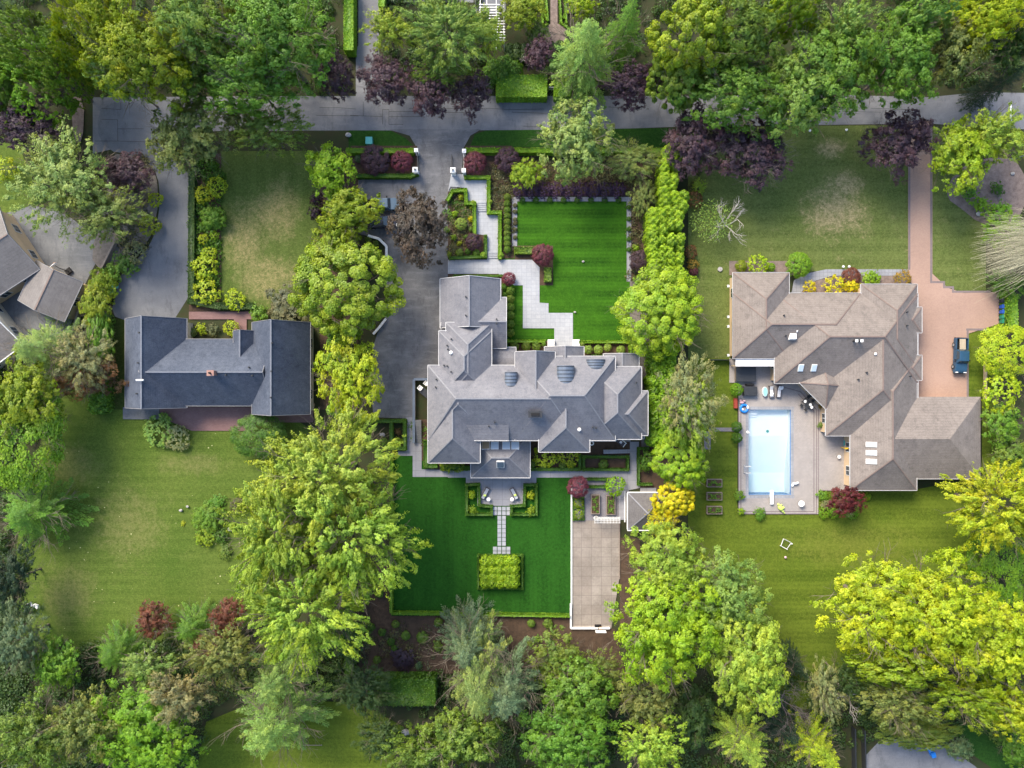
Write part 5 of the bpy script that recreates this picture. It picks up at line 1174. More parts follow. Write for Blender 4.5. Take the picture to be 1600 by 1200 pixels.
# ---------------------------------------------------------------- vehicles
def wheel(parent, x, y, r=.37, w=.24):
    b = B(); b.tube((x,y-w/2,r),(x,y+w/2,r),r,r,18); t = b.build('wheel', M['black'], parent)
    b = B(); b.tube((x,y-w/2-.01,r),(x,y+w/2+.01,r),r*.6,r*.6,12); b.build('rim', M['oldwood' if False else 'gutgrey'], t)
def car(px, py, rz, paint, label, pickup=True, L=5.4, Wd=1.9):
    r = empty('pickup_truck' if pickup else 'car', (*W(px, py), ZT), rz, label, 'pickup truck' if pickup else 'car'); l = L/2; w = Wd/2
    if pickup:     # front is +x
        b = B(); b.side([(l-.06,.45),(l,.72),(l-.05,.88),(l-.35,1.0),(1.8,1.07),(.95,1.12),(.95,.35),(l-.3,.35)], -w, w, 0, .06)
        b.box(-.95,-w,.35,.95,w,1.08,0,.03); b.box(-l,-w,.35,-.95,-w+.12,1.12); b.box(-l,w-.12,.35,-.95,w,1.12); b.box(-l,-w+.12,.35,-l+.1,w-.12,1.10); b.box(-l+.1,-w+.12,.35,-.95,w-.12,.62,1)
        b.build('body', [M[paint], M['black']], r, bevel=.05)
        b = B(); b.box(-.95,-w+.04,1.08,1.25,w-.04,1.72,0,.20,.38); b.build('cab', M[paint], r, bevel=.05)
        b = B(); b.add([(1.25,-w+.14,1.14),(1.25,w-.14,1.14),(.93,w-.27,1.66),(.93,-w+.27,1.66)], [(0,1,2,3)]); b.build('windshield', M['glass'], r)
        b = B(); b.add([(-.965,-w+.14,1.14),(-.965,w-.14,1.14),(-.66,w-.28,1.64),(-.66,-w+.28,1.64)], [(3,2,1,0)]); b.build('rear_window', M['glass'], r)
        for s in (-1, 1):
            b = B(); b.add([(-.75,s*(w-.035),1.14),(.75,s*(w-.035),1.14),(.52,s*(w-.20),1.62),(-.52,s*(w-.20),1.62)], [(0,1,2,3)]); b.build('side_window', M['glass'], r)
            b = B(); b.box(.62,s*(w+.02)-.02,1.05,.80,s*(w+.24),1.25); b.build('mirror', M['black'], r)
            b = B(); b.box(l-.16,s*(w-.3)-.22,.68,l-.02,s*(w-.3)+.22,.93); b.build('headlight', M['lamp'], r)
            b = B(); b.box(-l-.02,s*(w-.12)-.08,.7,-l+.03,s*(w-.12)+.08,1.0); b.build('taillight', M['red'], r)
        for x in (-1.65, 1.75):
            for s in (-1, 1): wheel(r, x, s*(w-.12))
        b = B(); b.box(l-.02,-w+.05,.4,l+.12,w-.05,.6); b.build('bumper', M['darkmetal'], r); b = B(); b.box(-l-.12,-w+.05,.42,-l+.0,w-.05,.6); b.build('bumper', M['darkmetal'], r)
    else:
        b = B(); b.side([(l-.1,.3),(l,.6),(l-.15,.85),(1.0,1.0),(-1.6,1.02),(-l+.1,.95),(-l,.5),(-l+.15,.3)], -w, w, 0, .08); b.build('body', M[paint], r, bevel=.06)
        b = B(); b.box(-1.75,-w+.1,1.0,1.0,w-.1,1.48,0,.18,.6); b.build('cabin', M['glass'], r, bevel=.05); b = B(); b.box(-1.1,-w+.3,1.485,.35,w-.3,1.53); b.build('roof', M[paint], r, bevel=.02)
        for x in (-1.4, 1.4):
            for s in (-1, 1): wheel(r, x, s*(w-.06), .33, .2)
        for s in (-1, 1):
            b = B(); b.box(l-.25,s*(w-.3)-.2,.6,l-.03,s*(w-.3)+.2,.82); b.build('headlight', M['lamp'], r)
            b = B(); b.box(-l-.01,s*(w-.25)-.18,.65,-l+.1,s*(w-.25)+.18,.85); b.build('taillight', M['red'], r)
            b = B(); b.box(.55,s*w-.02,.95,.7,s*(w+.16),1.1); b.build('mirror', M['black'], r)
    return r
car(1495, 556, R_(-92), 'carblue', 'dark blue pickup truck parked on the brick driveway')
b = B(); b.box(-.45,-.85,.98,.45,.85,1.10,0); tag(b.build('plywood_stack', dull('plywood', (.40,.34,.25), (.32,.27,.19), 2), None, (*W(1496,539), ZT)), 'stack of pale boards lying in the bed of the blue pickup', 'boards')
car(600, 322, R_(2), 'carpale', 'pale blue-grey pickup half hidden under the brownish tree, upper of the two parked cars', True, 5.3, 1.9)
car(598, 349, R_(4), 'cardark', 'black car half hidden under the brownish tree, lower of the two parked cars', False, 4.8, 1.85)
# ---- wheelie bins
def bin_(px, py, rz, mat, label, group):
    r = empty('wheelie_bin', (*W(px, py), .2), rz, label, 'bin', group)
    b = B(); b.add([(-.24,-.28,.06),(.24,-.28,.06),(.24,.28,.06),(-.24,.28,.06),(-.31,-.36,.98),(.31,-.36,.98),(.31,.36,.98),(-.31,.36,.98)], [(3,2,1,0),(4,5,6,7),(0,1,5,4),(1,2,6,5),(2,3,7,6),(3,0,4,7)]); b.build('body', M[mat], r, bevel=.03)
    b = B(); b.box(-.34,-.39,.98,.34,.39,1.05,0,.05); b.tube((-.3,.42,.98),(.3,.42,.98),.03,.03,6); b.build('lid', M[mat], r, bevel=.02)
    for s in (-.25, .25): b = B(); b.tube((s-.03,.3,.1),(s+.03,.3,.1),.1,.1,10); b.build('wheel', M['black'], r)
G1 = 'bins beside the far left house'
for (x, y, m, l) in ((43,416,'gbin','green bin farthest right in the row beside the far left house'),(33,426,'bbin','blue bin between the two green bins beside the far left house'),(25,432,'gbin','green bin second green one in the row beside the far left house'),(13,440,'bbin','blue bin lowest in the row beside the far left house'),(7,449,'kbin','dark grey bin at the lower end of the row beside the far left house')):
    bin_(x, y, R_(35), m, l, G1)
for (x, y, m, l) in ((184,448,'teal','upper teal bin under the yellow bush at the left driveway'),(180,456,'teal','lower teal bin under the yellow bush at the left driveway'),(171,469,'blue','bright blue bin under the bush at the left driveway')):
    bin_(x, y, R_(70), m, l, 'bins at the left driveway')
for i, (y, m, l) in enumerate(((471,'kbin','dark grey bin at the top of the row on the brick driveway'),(480,'bbin','upper blue bin in the row on the brick driveway'),(488,'bbin','lower blue bin in the row on the brick driveway'),(496,'gbin','upper green bin in the row on the brick driveway'),(503,'gbin','lowest green bin in the row on the brick driveway'))):
    bin_(1562, y, R_(88), m, l, 'bins on the brick driveway')
bin_(1446,1165,R_(20),'blue','left blue bin on the small lower driveway','bins on the lower driveway'); bin_(1452,1174,R_(10),'blue','right blue bin on the small lower driveway','bins on the lower driveway')
# ---- gate pillars, gates, walls, fences
def pillar(px, py, s, h, label):
    r = empty('gate_pillar', (*W(px, py, h), 0), 0, label, 'gate pillar', 'white gate pillars of the front driveway')
    b = B(); b.box(-s/2,-s/2,0,s/2,s/2,h-.12); b.box(-s/2-.04,-s/2-.04,0,s/2+.04,s/2+.04,.25); b.build('shaft', M['white'], r)
    b = B(); b.box(-s/2-.09,-s/2-.09,h-.12,s/2+.09,s/2+.09,h); b.box(-s/2,-s/2,h,s/2,s/2,h+.12,0,.12); b.build('cap', M['white'], r)
    if s > .5: b = B(); b.box(-.12,-.12,h+.12,.12,.12,h+.38,0,.03); b.build('lantern', M['darkmetal'], r)
pillar(650,234.5,.42,1.9,'small white pillar at the road end of the left driveway gate'); pillar(648.5,265,.62,2.1,'large white pillar left of the front driveway gate')
pillar(725,235.5,.42,1.9,'small white pillar at the road end right of the driveway'); pillar(707.5,265.5,.62,2.1,'large white pillar in the middle between driveway and footpath'); pillar(724.5,266,.45,1.9,'small white pillar right of the footpath gate')
def gate(p, q, h, label, mat='darkmetal', name='iron_gate', cat='gate', n=None):
    x0, y0 = W(*p, h); x1, y1 = W(*q, h); L = math.hypot(x1-x0, y1-y0); r = empty(name, (x0, y0, 0), math.atan2(y1-y0, x1-x0), label, cat)
    b = B(); 
    for z in (.25, h): b.bar((0,0,z),(L,0,z),.06,.06)
    b.bar((0,0,h-.25),(L,0,h-.25),.04,.04); b.box(-.03,-.03,0,.03,.03,h+.05); b.box(L-.03,-.03,0,L+.03,.03,h+.05); b.build('gate_frame', M[mat], r)
    b = B(); k = int(L/.16)
    for i in range(1, k): b.box(L*i/k-.012,-.012,.2,L*i/k+.012,.012,h)
    b.build('bars', M[mat], r); return r
gate((652,238),(652,261),1.6,'open dark iron gate leaf against the left side of the driveway'); gate((705.5,241),(705.5,261),1.6,'open dark iron gate leaf in the middle between driveway and footpath'); gate((724.5,239),(724.5,262),1.4,'white metal railing at the right of the footpath entrance','white','railing','railing')
gate((711,267),(722,267),1.4,'short dark gate across the footpath between the two white pillars')
gate((652,592),(668,592),.9,'short white railing by the west wall stairs','frame','railing','railing')
def wall(name, pts, w, h, mat, label, cat='wall', cap=None):
    b = B(); b2 = B()
    for i, (p, q) in enumerate(zip(pts[:-1], pts[1:])):
        a = W(*p, h); c = W(*q, h); b.bar((*a, h+.001*i), (*c, h+.001*i), w, h); 
        if cap: b2.bar((*a, h+.06+.001*i), (*c, h+.06+.001*i), w+.08, .06)
    if not cap: return tag(b.build(name, M[mat]), label, cat)
    r = empty(name, (0,0,0), 0, label, cat); b.build('masonry', M[mat], r); b2.build('coping', M[cap], r); return r
wall('retaining_wall', [(575,368),(592,373),(604,385),(604,422)], .3, .5, 'tanwall', 'low wall curving along the driveway beside the big round maple', cap='white')
wall('retaining_wall', [(603,498),(592,512),(583,522)], .25, .5, 'tanwall', 'short curved low wall where the driveway widens', cap='frame')
wall('area_wall', [(669,592.5),(646.5,592.5),(646.5,692)], .3, .9, 'patio', 'grey-blue wall around the sunken stair west of the central house', cap='steelblue')
wall('court_wall', [(893,758),(893,950)], .22, .35, 'white', 'thin white kerb wall between the back lawn and the court')
wall('court_wall', [(892,944),(892,982),(953,982)], .25, .5, 'white', 'low white wall round the lower end of the court')
wall('court_edge', [(968,812),(968,905)], .16, .3, 'oldwood', 'thin timber edge on the right side of the court')
wall('garden_wall', [(976.5,768),(976.5,816)], .12, .5, 'white', 'low white wall left of the pavilion')
wall('yard_wall', [(178,378),(160,414),(140,450),(120,490),(112,520)], .3, .9, 'oldwood', 'weathered retaining wall between the concrete yard and the left driveway')
wall('parking_wall', [(1541,545),(1541,625)], .3, .5, 'tanwall', 'low tan wall on the right of the parking lawn')
wall('terrace_wall', [(909,712),(984,712)], .15, .4, 'steelblue', 'low wall above the long hedged bed by the back steps')
wall('brick_edge', [(1150,622),(1150,638)], .5, .6, 'red', 'low red brick wall at the left of the pool deck')
wall('pool_screen', [(1210,599),(1249,599),(1290,640),(1290,662)], .10, .5, 'darkmetal', 'low dark metal railing following the angled terrace edge of the brown house')
wall('path_fence', [(1109,562),(1142,562)], .1, 1.2, 'darkmetal', 'dark fence across the side lawn beside the brown house')
wall('lower_fence', [(1337,1140),(1338,1215)], .12, 1.3, 'darkmetal', 'left dark fence beside the lower driveway'); wall('lower_fence', [(1352,1142),(1354,1215)], .12, 1.3, 'darkmetal', 'right dark fence beside the lower driveway')
# ---- utility cabinet
r = empty('utility_cabinet', (*W(578.5,223), .1), 0, 'teal utility cabinet on the grass verge beside the road', 'utility box'); b = B(); b.box(-.5,-.55,0,.5,.55,.9,0,.03); b.build('cabinet', M['teal'], r, bevel=.03); b = B(); b.box(-.53,-.58,.9,.53,.58,.96,0,.03); b.build('lid', M['teal'], r)
# ---- loungers and tables on the patio
def lounger(px, py, rz, label, frame='wicker', cush='cushion', group='patio loungers', L=1.9, w=.72):
    r = empty('sun_lounger', (*W(px, py), ZT), rz, label, 'sun lounger', group); b = B()
    b.box(-L/2,-w/2,.22,L/2,-w/2+.1,.36); b.box(-L/2,w/2-.1,.22,L/2,w/2,.36); b.box(-L/2,-w/2+.1,.22,-L/2+.1,w/2-.1,.36); b.box(L/2-.1,-w/2+.1,.22,L/2,w/2-.1,.36); b.box(-L/2+.1,-w/2+.1,.25,L/2-.1,w/2-.1,.30); b.build('frame', M[frame], r)
    for sx in (-1, 1):
        for sy in (-1, 1): b = B(); b.box(sx*(L/2-.06)-.04,sy*(w/2-.06)-.04,0,sx*(L/2-.06)+.04,sy*(w/2-.06)+.04,.22); b.build('leg', M[frame], r)
    b = B(); b.box(-L/2+.12,-w/2+.12,.30,.3,w/2-.12,.42); b.build('cushion', M[cush], r, bevel=.03)
    b = B(); b.add([(.32,-w/2+.12,.32),(.32,w/2-.12,.32),(L/2-.1,w/2-.12,.62),(L/2-.1,-w/2+.12,.62),(.32,-w/2+.12,.43),(.32,w/2-.12,.43),(L/2-.1,w/2-.12,.73),(L/2-.1,-w/2+.12,.73)], [(3,2,1,0),(4,5,6,7),(0,1,5,4),(1,2,6,5),(2,3,7,6),(3,0,4,7)]); b.build('backrest', M[cush], r, bevel=.02)
    return r
lounger(758.5,770,R_(-118),'dark wicker sun lounger on the left side of the paved patio'); lounger(803.5,770.5,R_(-62),'dark wicker sun lounger on the right side of the paved patio')
for (x, y, l) in ((758,773,'yellow-green cushion on the left patio lounger'),(805,772.5,'yellow-green cushion on the right patio lounger')):
    b = B(); b.ell((0,0,0),(.24,.2,.1)); tag(b.build('throw_pillow', M['lime'], None, (*W(x,y), ZT+.55), smooth=True), l, 'cushion')
lounger(1203.5,612,R_(95),'pale lounger between the small tub and the other lounger by the pool','wicker','lightcloth','poolside loungers'); lounger(1215.5,612,R_(84),'pale lounger farthest right by the pool, with a white towel','wicker','lightcloth','poolside loungers')
for x, y, l in ((1203,617,'white towel crumpled on the left poolside lounger'),(1218.5,607,'white towel hanging on the right poolside lounger')):
    b = B(); b.ell((0,0,0),(.3,.22,.06)); b.ell((.15,.2,.0),(.2,.2,.05)); tag(b.build('towel', M['white'], None, (*W(x,y), ZT+.50)), l, 'towel')
def rtable(px, py, rad, h, label, mat='white', deco=True):
    r = empty('side_table', (*W(px, py), ZT), 0, label, 'table'); b = B(); b.tube((0,0,h-.05),(0,0,h),rad,rad,20); b.build('table_top', M[mat], r); b = B(); b.tube((0,0,0),(0,0,h-.05),.05,.05,8); b.tube((0,0,0),(0,0,.03),rad*.6,rad*.6,14); b.build('stem', M['darkmetal'], r)
rtable(763.5,779,.3,.5,'round white side table by the left patio lounger'); rtable(800,779,.3,.5,'round white side table by the right patio lounger')
rtable(1248.5,785.5,.48,.7,'round white table on the pool deck near the crimson maple'); rtable(1308,713,.28,.5,'small round white table on the terrace near the skylights of the brown house')
# ---- poolside things
b = B(); n = 16; o_ = [(.30*math.cos(6.283*i/n), .62*math.sin(6.283*i/n)) for i in range(n)]
r = empty('tub', (*W(1193,612), ZT), 0, 'pale aqua oval tub standing beside the dark covered table by the pool', 'tub'); b.prism([(x*1.35,y*1.25) for x,y in o_], 0, .5); b.build('shell', M['lightcloth'], r, bevel=.04)
b = B(); b.prism([(x*1.1,y*1.1) for x,y in o_], .5, .52); b.build('water', NT('aqua').fin((.25,.62,.62), .1, .6), r)
r = empty('covered_table', (*W(1169.5,611), ZT), R_(-1), 'dark grey covered table at the top left corner of the pool deck', 'table'); b = B(); b.box(-1.05,-.75,.0,1.05,.75,.82,0,.04); b.build('cover', M['darkmetal'], r, bevel=.04); b = B(); b.box(-.6,.85,0,.6,1.15,.7,0,.03); b.build('end_panel', M['black'], r)
r = empty('pool_float', (*W(1161.5,638), ZT+.0), R_(8), 'bright blue ring-shaped inflatable at the top left corner of the pool', 'inflatable'); b = B(); b.torus((0,0,.18),.55,.2); b.build('ring', M['blue'], r, smooth=True); b = B(); b.ell((.5,.1,.4),(.18,.3,.12)); b.ell((-.3,-.1,.38),(.14,.2,.1)); b.build('white_patch', M['white'], r, smooth=True)
b = B(); b.ell((0,0,.2),(.35,.22,.18)); b.ell((.3,.25,.25),(.25,.15,.15)); b.ell((-.2,.3,.2),(.18,.25,.14)); tag(b.build('pool_toys', M['pink'], None, (*W(1158,629), ZT), smooth=True), 'heap of pale pink pool toys behind the blue inflatable', 'pool toys')
r = empty('inflatable_toy', (*W(1217.5,793), ZT), R_(-50), 'lime green long-tailed inflatable toy lying at the end of the diving board', 'inflatable')
b = B(); b.ell((0,0,.3),(.55,.34,.3)); b.ell((-.62,.12,.34),(.26,.2,.22)); b.ell((.55,-.02,.22),(.35,.2,.16)); b.ell((.9,.0,.16),(.3,.12,.1)); b.build('toy_body', M['lime'], r, smooth=True)
for a, c in ((.15,.42),(-.25,.38),(.35,.36)): b = B(); b.ell((a,c,.2),(.12,.24,.12)); b.build('toy_limb', M['lime'], r, smooth=True)
b = B(); b.ell((0,0,.22),(.45,.22,.18)); b.ell((.38,.12,.25),(.22,.18,.16)); b.ell((-.35,-.28,.15),(.2,.26,.1)); o = b.build('white_inflatable', M['white'], None, (*W(1240.5,755), ZT), smooth=True); tag(o, 'white swan-necked inflatable at the right edge of the pool', 'inflatable')
r = empty('dining_set', (*W(1258.5,630), ZT), R_(-42), 'dark patio table with chairs and white things by the angled wall at the pool', 'dining set')
b = B(); b.box(-.85,-.45,.68,.85,.45,.74); b.build('table_top', M['darkmetal'], r)
for sx in (-.75,.75):
    for sy in (-.36,.36): b = B(); b.box(sx-.03,sy-.03,0,sx+.03,sy+.03,.68); b.build('leg', M['darkmetal'], r)
for i, (cx_, cy_) in enumerate(((-.5,.85),(.4,.85),(-.4,-.85),(.5,-.85))):
    c = empty('patio_chair', r.location, 0, '', ''); bpy.data.objects.remove(c)
    q = r.rotation_euler.z; X = r.location.x+cx_*math.cos(q)-cy_*math.sin(q); Y = r.location.y+cx_*math.sin(q)+cy_*math.cos(q); s = 1 if cy_ > 0 else -1
    c = empty('patio_chair', (X, Y, ZT), q, ('dark chair on the house side of the angled poolside table, toward the %s end' if s > 0 else 'dark chair on the pool side of the angled poolside table, toward the %s end') % ('upper left' if cx_ < 0 else 'lower right'), 'chair', 'chairs around the poolside table')
    b = B(); b.box(-.22,-.22,.40,.22,.22,.45); b.build('seat', M['darkmetal'], c); b = B(); b.box(-.22,s*.20-.02,.45,.22,s*.20+.02,.88); b.build('backrest', M['darkmetal'], c)
    for a in (-.2,.2):
        for d in (-.2,.2): b = B(); b.box(a-.015,d-.015,0,a+.015,d+.015,.4); b.build('leg', M['darkmetal'], c)
for x, y, l in ((1254,627,'white cloth at the upper left of the poolside table'),(1262,632,'white plate in the middle of the poolside table'),(1264,636,'white cup at the lower right of the poolside table')):
    b = B(); b.tube((0,0,0),(0,0,.06),.2,.24,12); b.ell((.1,0,.08),(.12,.1,.06)); tag(b.build('tableware', M['white'], None, (*W(x, y), ZT+.75)), l, 'tableware')
r = empty('pool_ladder', (*W(1167,733), ZT), 0, 'pale metal grab rails at the lower left side of the pool', 'ladder')
for s in (-.5,.5):
    b = B(); b.tube((-.5,s,0),(-.5,s,.8),.04,.04,8); b.tube((-.5,s,.8),(.3,s,.8),.04,.04,8); b.tube((.3,s,.8),(.3,s,-.9),.04,.04,8); b.build('rail', M['frame'], r)
b = B(); b.box(-.6,-.7,0,-.1,.7,.04); b.build('mat', M['coping'], r)
b = B(); b.tube((0,0,0),(0,0,.14),.22,.22,14); b.ell((.2,-.1,.12),(.14,.1,.08),0); tag(b.build('skimmer_float', M['white'], None, (*W(1167.5,675), ZT)), 'small white pool float on the left coping', 'pool float')
r = empty('climbing_frame', (*W(1320,699), ZT), 0, 'yellow beam of childrens play frame against the brown house wall at the terrace', 'play frame'); b = B(); b.bar((-.75,0,1.5),(.75,0,1.5),.2,.14); b.build('beam', M['yellow'], r)
for s in (-.65,.65): b = B(); b.box(s-.05,-.05,0,s+.05,.05,1.4); b.build('post', M['yellow'], r)
b = B(); b.box(-.5,-.45,0,.45,.45,.4,0,.1); tag(b.build('toy_box', M['teal'], None, (*W(1322,692), ZT)), 'teal toy box behind the yellow play beam', 'toy')
b = B(); b.ell((0,0,.3),(.3,.3,.3)); b.tube((.4,.1,0),(.4,.1,.6),.2,.24,10); tag(b.build('toy_drum', M['orange'], None, (*W(1321,716), ZT)), 'orange and white toys below the yellow play beam', 'toy')
# ---- raised planters, terrace plots, trellis, hoop
def planter(px, py, w, l, rz, label, group, name='raised_planter'):
    r = empty(name, (*W(px, py), ZT), rz, label, 'planter', group)
    for (x0,y0,x1,y1) in ((-w/2,-l/2,w/2,-l/2+.1),(-w/2,l/2-.1,w/2,l/2),(-w/2,-l/2+.1,-w/2+.1,l/2-.1),(w/2-.1,-l/2+.1,w/2,l/2-.1)): b = B(); b.box(x0,y0,0,x1,y1,.5); b.build('board', M['oldwood'], r)
    b = B(); b.box(-w/2+.1,-l/2+.1,0,w/2-.1,l/2-.1,.42); b.build('soil', M['mulch'], r)
    n = 420; P = np.stack([rng.uniform(-w/2+.2,w/2-.2,n), rng.uniform(-l/2+.2,l/2-.2,n), rng.uniform(.42,.75,n)], 1); P = P[(np.sin(P[:,0]*4+px)*np.sin(P[:,1]*5+py)) > -.1]
    me = leaves('plants', P, rdir(len(P))+np.array([0,0,1]), .16, .1, rng.random(len(P))); o = link(bpy.data.objects.new('plants', me), r); o.color = (*COL['green'], 1)
for y, l in ((754,'topmost of the three wooden raised planters left of the pool'),(774.5,'middle one of the three wooden raised planters left of the pool'),(796,'lowest of the three wooden raised planters left of the pool')): planter(1114.5, y, 2.4, 1.25, 0, l, 'raised planters beside the pool')
planter(929.5,787,1.35,3.0,0,'left raised bed on the stone terrace above the court','beds on the stone terrace','raised_bed'); planter(953.5,788,1.4,3.0,0,'right raised bed on the stone terrace above the court','beds on the stone terrace','raised_bed')
r = empty('trellis', (*W(946,808), ZT), 0, 'white lattice trellis between stone terrace and court', 'trellis'); b = B()
for i in range(9): b.box(-1.95+.48*i,-.03,.1,-1.9+.48*i,.03,1.9)
for i in range(6): b.box(-1.95,-.05,.2+.33*i,1.95,-.03,.25+.33*i)
b.build('lattice', M['frame'], r); b = B()
for i in range(9): b.box(-1.95+.48*i,-.55,1.88,-1.9+.48*i,.45,1.94)
for y in (-.45,-.15,.15,.4): b.box(-1.98,y-.03,1.945,1.98,y+.03,1.99)
b.build('top_lattice', M['frame'], r)
r = empty('patio_umbrella_base', (*W(930.5,808), ZT), 0, 'small pale round pot left of the white trellis', 'pot'); b = B(); b.tube((0,0,0),(0,0,.5),.22,.34,12); b.build('pot_body', M['white'], r); b = B(); b.tube((0,0,.5),(0,0,.52),.28,.28,12); b.build('pot_soil', M['mulch'], r)
def hoop(px, py, rz, label, h=3.05, sc=1):
    r = empty('basketball_hoop', (*W(px, py), .2), rz, label, 'basketball hoop'); b = B(); b.box(-.5,-1.0,0,.5,-.1,.18,0,.05); b.build('base', M['black'], r)
    b = B(); b.tube((0,-.6,.1),(0,-.35,h-.3),.07,.06,8); b.tube((0,-.35,h-.3),(0,0,h+.2),.05,.05,8); b.build('pole', M['darkmetal'], r)
    b = B(); b.box(-.8*sc,.0,h-.1,.8*sc,.06,h+.85); b.build('backboard', M['white'], r); b = B(); b.torus((0,.38,h),.24,.025,0,14,4); b.build('rim', M['orange'], r)
hoop(934,974,0,'basketball hoop with a white backboard at the lower end of the court'); hoop(105,420,R_(40),'basketball stand on the concrete yard beside the small garage', 2.4, .6)
# ---- west stair, back steps, furniture by the west wall
def steps(px0, py0, px1, py1, n, label, along='y', mat='patio'):
    x0, y1 = W(px0, py0); x1, y0 = W(px1, py1); b = B()
    for i in range(n):
        if along == 'y': b.box(x0, y1-(y1-y0)*(i+1)/n+.02, 0, x1, y1-(y1-y0)*i/n, ZT+.02+.12*(n-i)*.5)
        else: b.box(x0+(x1-x0)*i/n, y0, 0, x0+(x1-x0)*(i+1)/n-.02, y1, ZT+.02+.06*(n-i))
    return tag(b.build('steps', M[mat]), label, 'steps')
steps(650,656,659,692,12,'narrow stone stair along the west wall of the central house', 'y', 'slab'); steps(942,702,984,708,14,'shallow stone steps behind the long hedged bed at the back', 'x')
steps(746,316,760,331,5,'upper steps of the stepped front walk','y','walk'); steps(762,394,778,404,4,'lower steps of the stepped front walk','y','walk')
def chair(px, py, rz, label, group, mat='white'):
    r = empty('garden_chair', (*W(px, py), .2), rz, label, 'chair', group); b = B(); b.box(-.32,-.32,.36,.32,.32,.46); b.build('seat', M[mat], r, bevel=.03); b = B(); b.box(-.32,.27,.46,.32,.36,.95); b.build('backrest', M[mat], r, bevel=.03)
    for s in (-1,1):
        b = B(); b.box(s*.32-.04,-.3,.46,s*.32+.04,.3,.64); b.build('armrest', M[mat], r)
        for t in (-1,1): b = B(); b.box(s*.27-.03,t*.27-.03,0,s*.27+.03,t*.27+.03,.36); b.build('leg', M['darkmetal'], r)
chair(657.5,606,R_(140),'lower white chair beside the sunken west stair','chairs by the west wall'); chair(667,598.5,R_(140),'upper white chair half under the west eave','chairs by the west wall')
b = B(); b.box(-.5,-.8,.3,.5,.8,.36); 
for a in (-.44,.44):
    for d in (-.74,.74): b.box(a-.04,d-.04,0,a+.04,d+.04,.3)
tag(b.build('coffee_table', M['darkmetal'], None, (*W(664,613), .2)), 'dark low table beside the white chairs at the west wall', 'table'); bpy.data.objects['coffee_table'].rotation_euler = (0,0,R_(50))
chair(52,943,R_(30),'left pale seat on the dark lower left edge of the big lawn','garden seats on the left lawn','lightcloth'); chair(61,945,R_(-20),'right white seat on the dark lower left edge of the big lawn','garden seats on the left lawn')
b = B(); b.torus((0,0,.3),.28,.1); tag(b.build('ring_planter', M['white'], None, (*W(924,692), .2)), 'white ring on the green patch by the south wall of the central house', 'ornament')
r = empty('garden_sofa', (*W(969,690), ZT), R_(-38), 'dark outdoor sofa with pale outline by the back steps', 'sofa'); b = B(); b.box(-.8,-.4,.1,.8,.4,.4); b.build('base', M['wicker'], r); b = B(); b.box(-.8,.3,.4,.8,.42,.8); b.box(-.8,-.42,.4,-.7,.3,.62); b.box(.7,-.42,.4,.8,.3,.62); b.build('backrest', M['frame'], r); b = B(); b.box(-.15,-.2,.4,.2,.15,.5); b.build('cushion', M['lightcloth'], r)
# ---- lawn objects on the right
r = empty('goal_frame', (*W(1225.5,849), .2), R_(-28), 'small square pale goal frame lying on the right back lawn', 'goal'); b = B()
for (p, q) in (((-.6,-.6),(.6,-.6)),((.6,-.6),(.6,.6)),((.6,.6),(-.6,.6)),((-.6,.6),(-.6,-.6))): b.tube((*p,.12),(*q,.5),.05,.05,6)
b.build('frame', M['frame'], r); b = B()
for i in range(5): b.bar((-.5+.25*i,-.55,.14),(-.5+.25*i,.55,.3),.02,.02)
b.build('net', M['darkmetal'], r)
b = B(); b.ell((0,0,.12),(.12,.12,.12)); tag(b.build('ball', M['white'], None, (*W(1236,849), .2), smooth=True), 'white ball beside the square goal frame on the right lawn', 'ball'); b = B(); b.ell((0,0,.15),(.2,.2,.14)); tag(b.build('ball', M['pink'], None, (*W(1226,870), .2), smooth=True), 'pale pink ball below the square goal frame', 'ball')
r = empty('well_cover', (*W(1124.5,421), .19), 0, 'pale round stone cover set in the grass right of the tall hedge', 'cover'); b = B(); b.tube((0,0,0),(0,0,.1),.38,.36,14); b.build('stone_disc', M['stone'], r); b = B(); b.tube((0,0,.1),(0,0,.14),.1,.1,8); b.build('knob', M['stone'], r)
def rock(px, py, s, label):
    b = B(); b.ell((0,0,s*.3),(s,s*.75,s*.5),0,9,6); o = b.build('rock', M['stone'], None, (*W(px,py),.2)); o.data.vertices.foreach_set('co', (np.array([v.co for v in o.data.vertices])*rng.uniform(.85,1.12,(len(o.data.vertices),1))).astype(np.float32).ravel()); tag(o, label, 'rock')
for i, (x, y, s, l) in enumerate(((1527.5,335,.5,'pale boulder in the bark bed right of the brick driveway'),(1580,272,.35,'white stone in the upper right bark bed'),(1508,302,.2,'small stone in the left part of the bark bed'),(911,409,.22,'pale stone set in the middle of the front lawn'),(898,488,.2,'pale stone at the corner of the front path'),(284,797,.3,'grey stone left of the bright mound on the left lawn'),(294,791,.25,'pale stone above the grey one on the left lawn'),(362,826,.5,'brown rock right of the mound on the left lawn'),(598,679,.45,'pale boulder in the square bed at the end of the driveway'),(634,1142,.7,'grey-brown boulder in the dark gap at the bottom'),(545,212,.5,'grey rock pile at the left end of the road verge'))): rock(x, y, s, l)
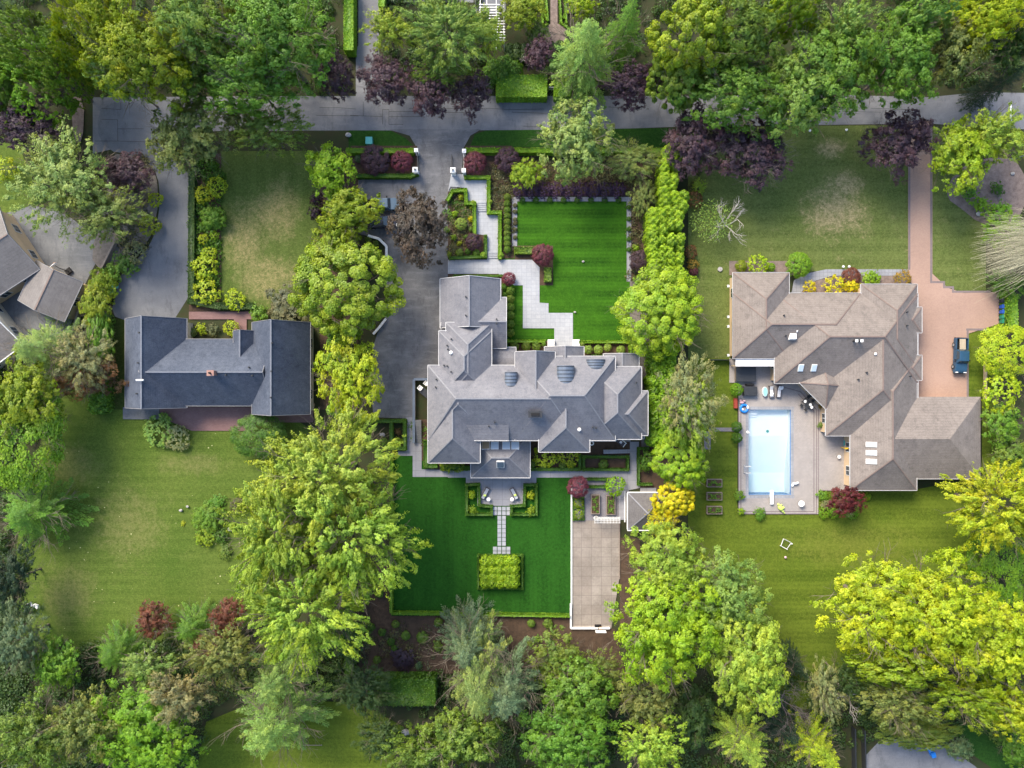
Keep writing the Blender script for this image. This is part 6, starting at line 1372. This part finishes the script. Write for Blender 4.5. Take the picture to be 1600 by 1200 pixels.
for x, y, l in ((1315,417.5,'left white path light above the curved walk'),(1324,417.5,'right white path light above the curved walk'),(1327.5,423,'lower white path light at the curved walk'),(1263,206,'left white marker stone on the verge of the right lawn'),(1320,205,'right white marker stone on the verge of the right lawn')):
    r = empty('path_light', (*W(x,y), .19), 0, l, 'path light'); b = B(); b.tube((0,0,0),(0,0,.35),.05,.05,8); b.build('stem', M['darkmetal'], r); b = B(); b.tube((0,0,.35),(0,0,.5),.2,.16,10); b.build('head', M['white'], r)
for i, (y) in enumerate((447,495,510,555)):
    h = 2.2; r = empty('wall_lamp', (*W(1138.5, y, h), 0), 0, ORD[i]+' from the north of the small fittings on the west wall of the brown house', 'wall fitting', 'fittings on the west wall'); b = B(); b.box(-.2,-.18,h-.2,.1,.18,h+.1); b.build('housing', M['frame'], r); b = B(); b.tube((-.2,0,h-.3),(-.2,0,h+.05),.07,.07,8); b.build('lamp_shade', M['darkmetal'], r)
# ---- pergola at the top, gate, bench
r = empty('pergola', (*W(772,40), 0), 0, 'white timber pergola with open slats at the top edge', 'pergola')
for (x, y) in ((-2.0,6),(-2.0,-1),(1.6,-4),(-1.0,-4),(1.6,1)): b = B(); b.box(x-.07,y-.07,0,x+.07,y+.07,2.4); b.build('post', M['white'], r)
b = B(); b.box(-2.1,-1.4,2.4,-2.0,7,2.52); b.box(-1.1,-4.5,2.4,-1.0,7,2.52); b.box(.35,-5,2.4,.45,3,2.52); b.box(1.5,-4,2.4,1.6,3,2.52); b.build('beam', M['white'], r)
for i in range(14): b = B(); y = -3.6+.42*i; b.box(-.35 if i < 8 else -2.2,y-.06,2.525,1.75 if i < 8 else .9,y+.06,2.62); b.build('slat', M['white'], r)
gate((858,136),(865,136),1.1,'small white gate in the gap of the hedge north of the road','white','garden_gate','gate')
r = empty('parasol_stand', (*W(1575,253), .2), 0, 'bluish metal pole reaching in at the right edge above the bark bed', 'pole'); b = B(); b.tube((0,0,0),(0,0,1.6),.05,.05,8); b.build('post', M['steelblue'], r); b = B(); b.tube((-.6,-.1,1.55),(1.6,.5,1.6),.05,.05,8); b.ell((-.6,-.1,1.55),(.25,.12,.1)); b.build('arm', M['steelblue'], r)
b = B(); b.tube((0,0,0),(3.0,0,.05),.06,.05,8); b.tube((2.95,0,.05),(2.95,.25,.3),.04,.04,6); o = tag(b.build('garden_hose_reel', M['oldwood'], None, (*W(474,1163),.22)), 'thin pale pole lying on the dark bottom lawn', 'pole')
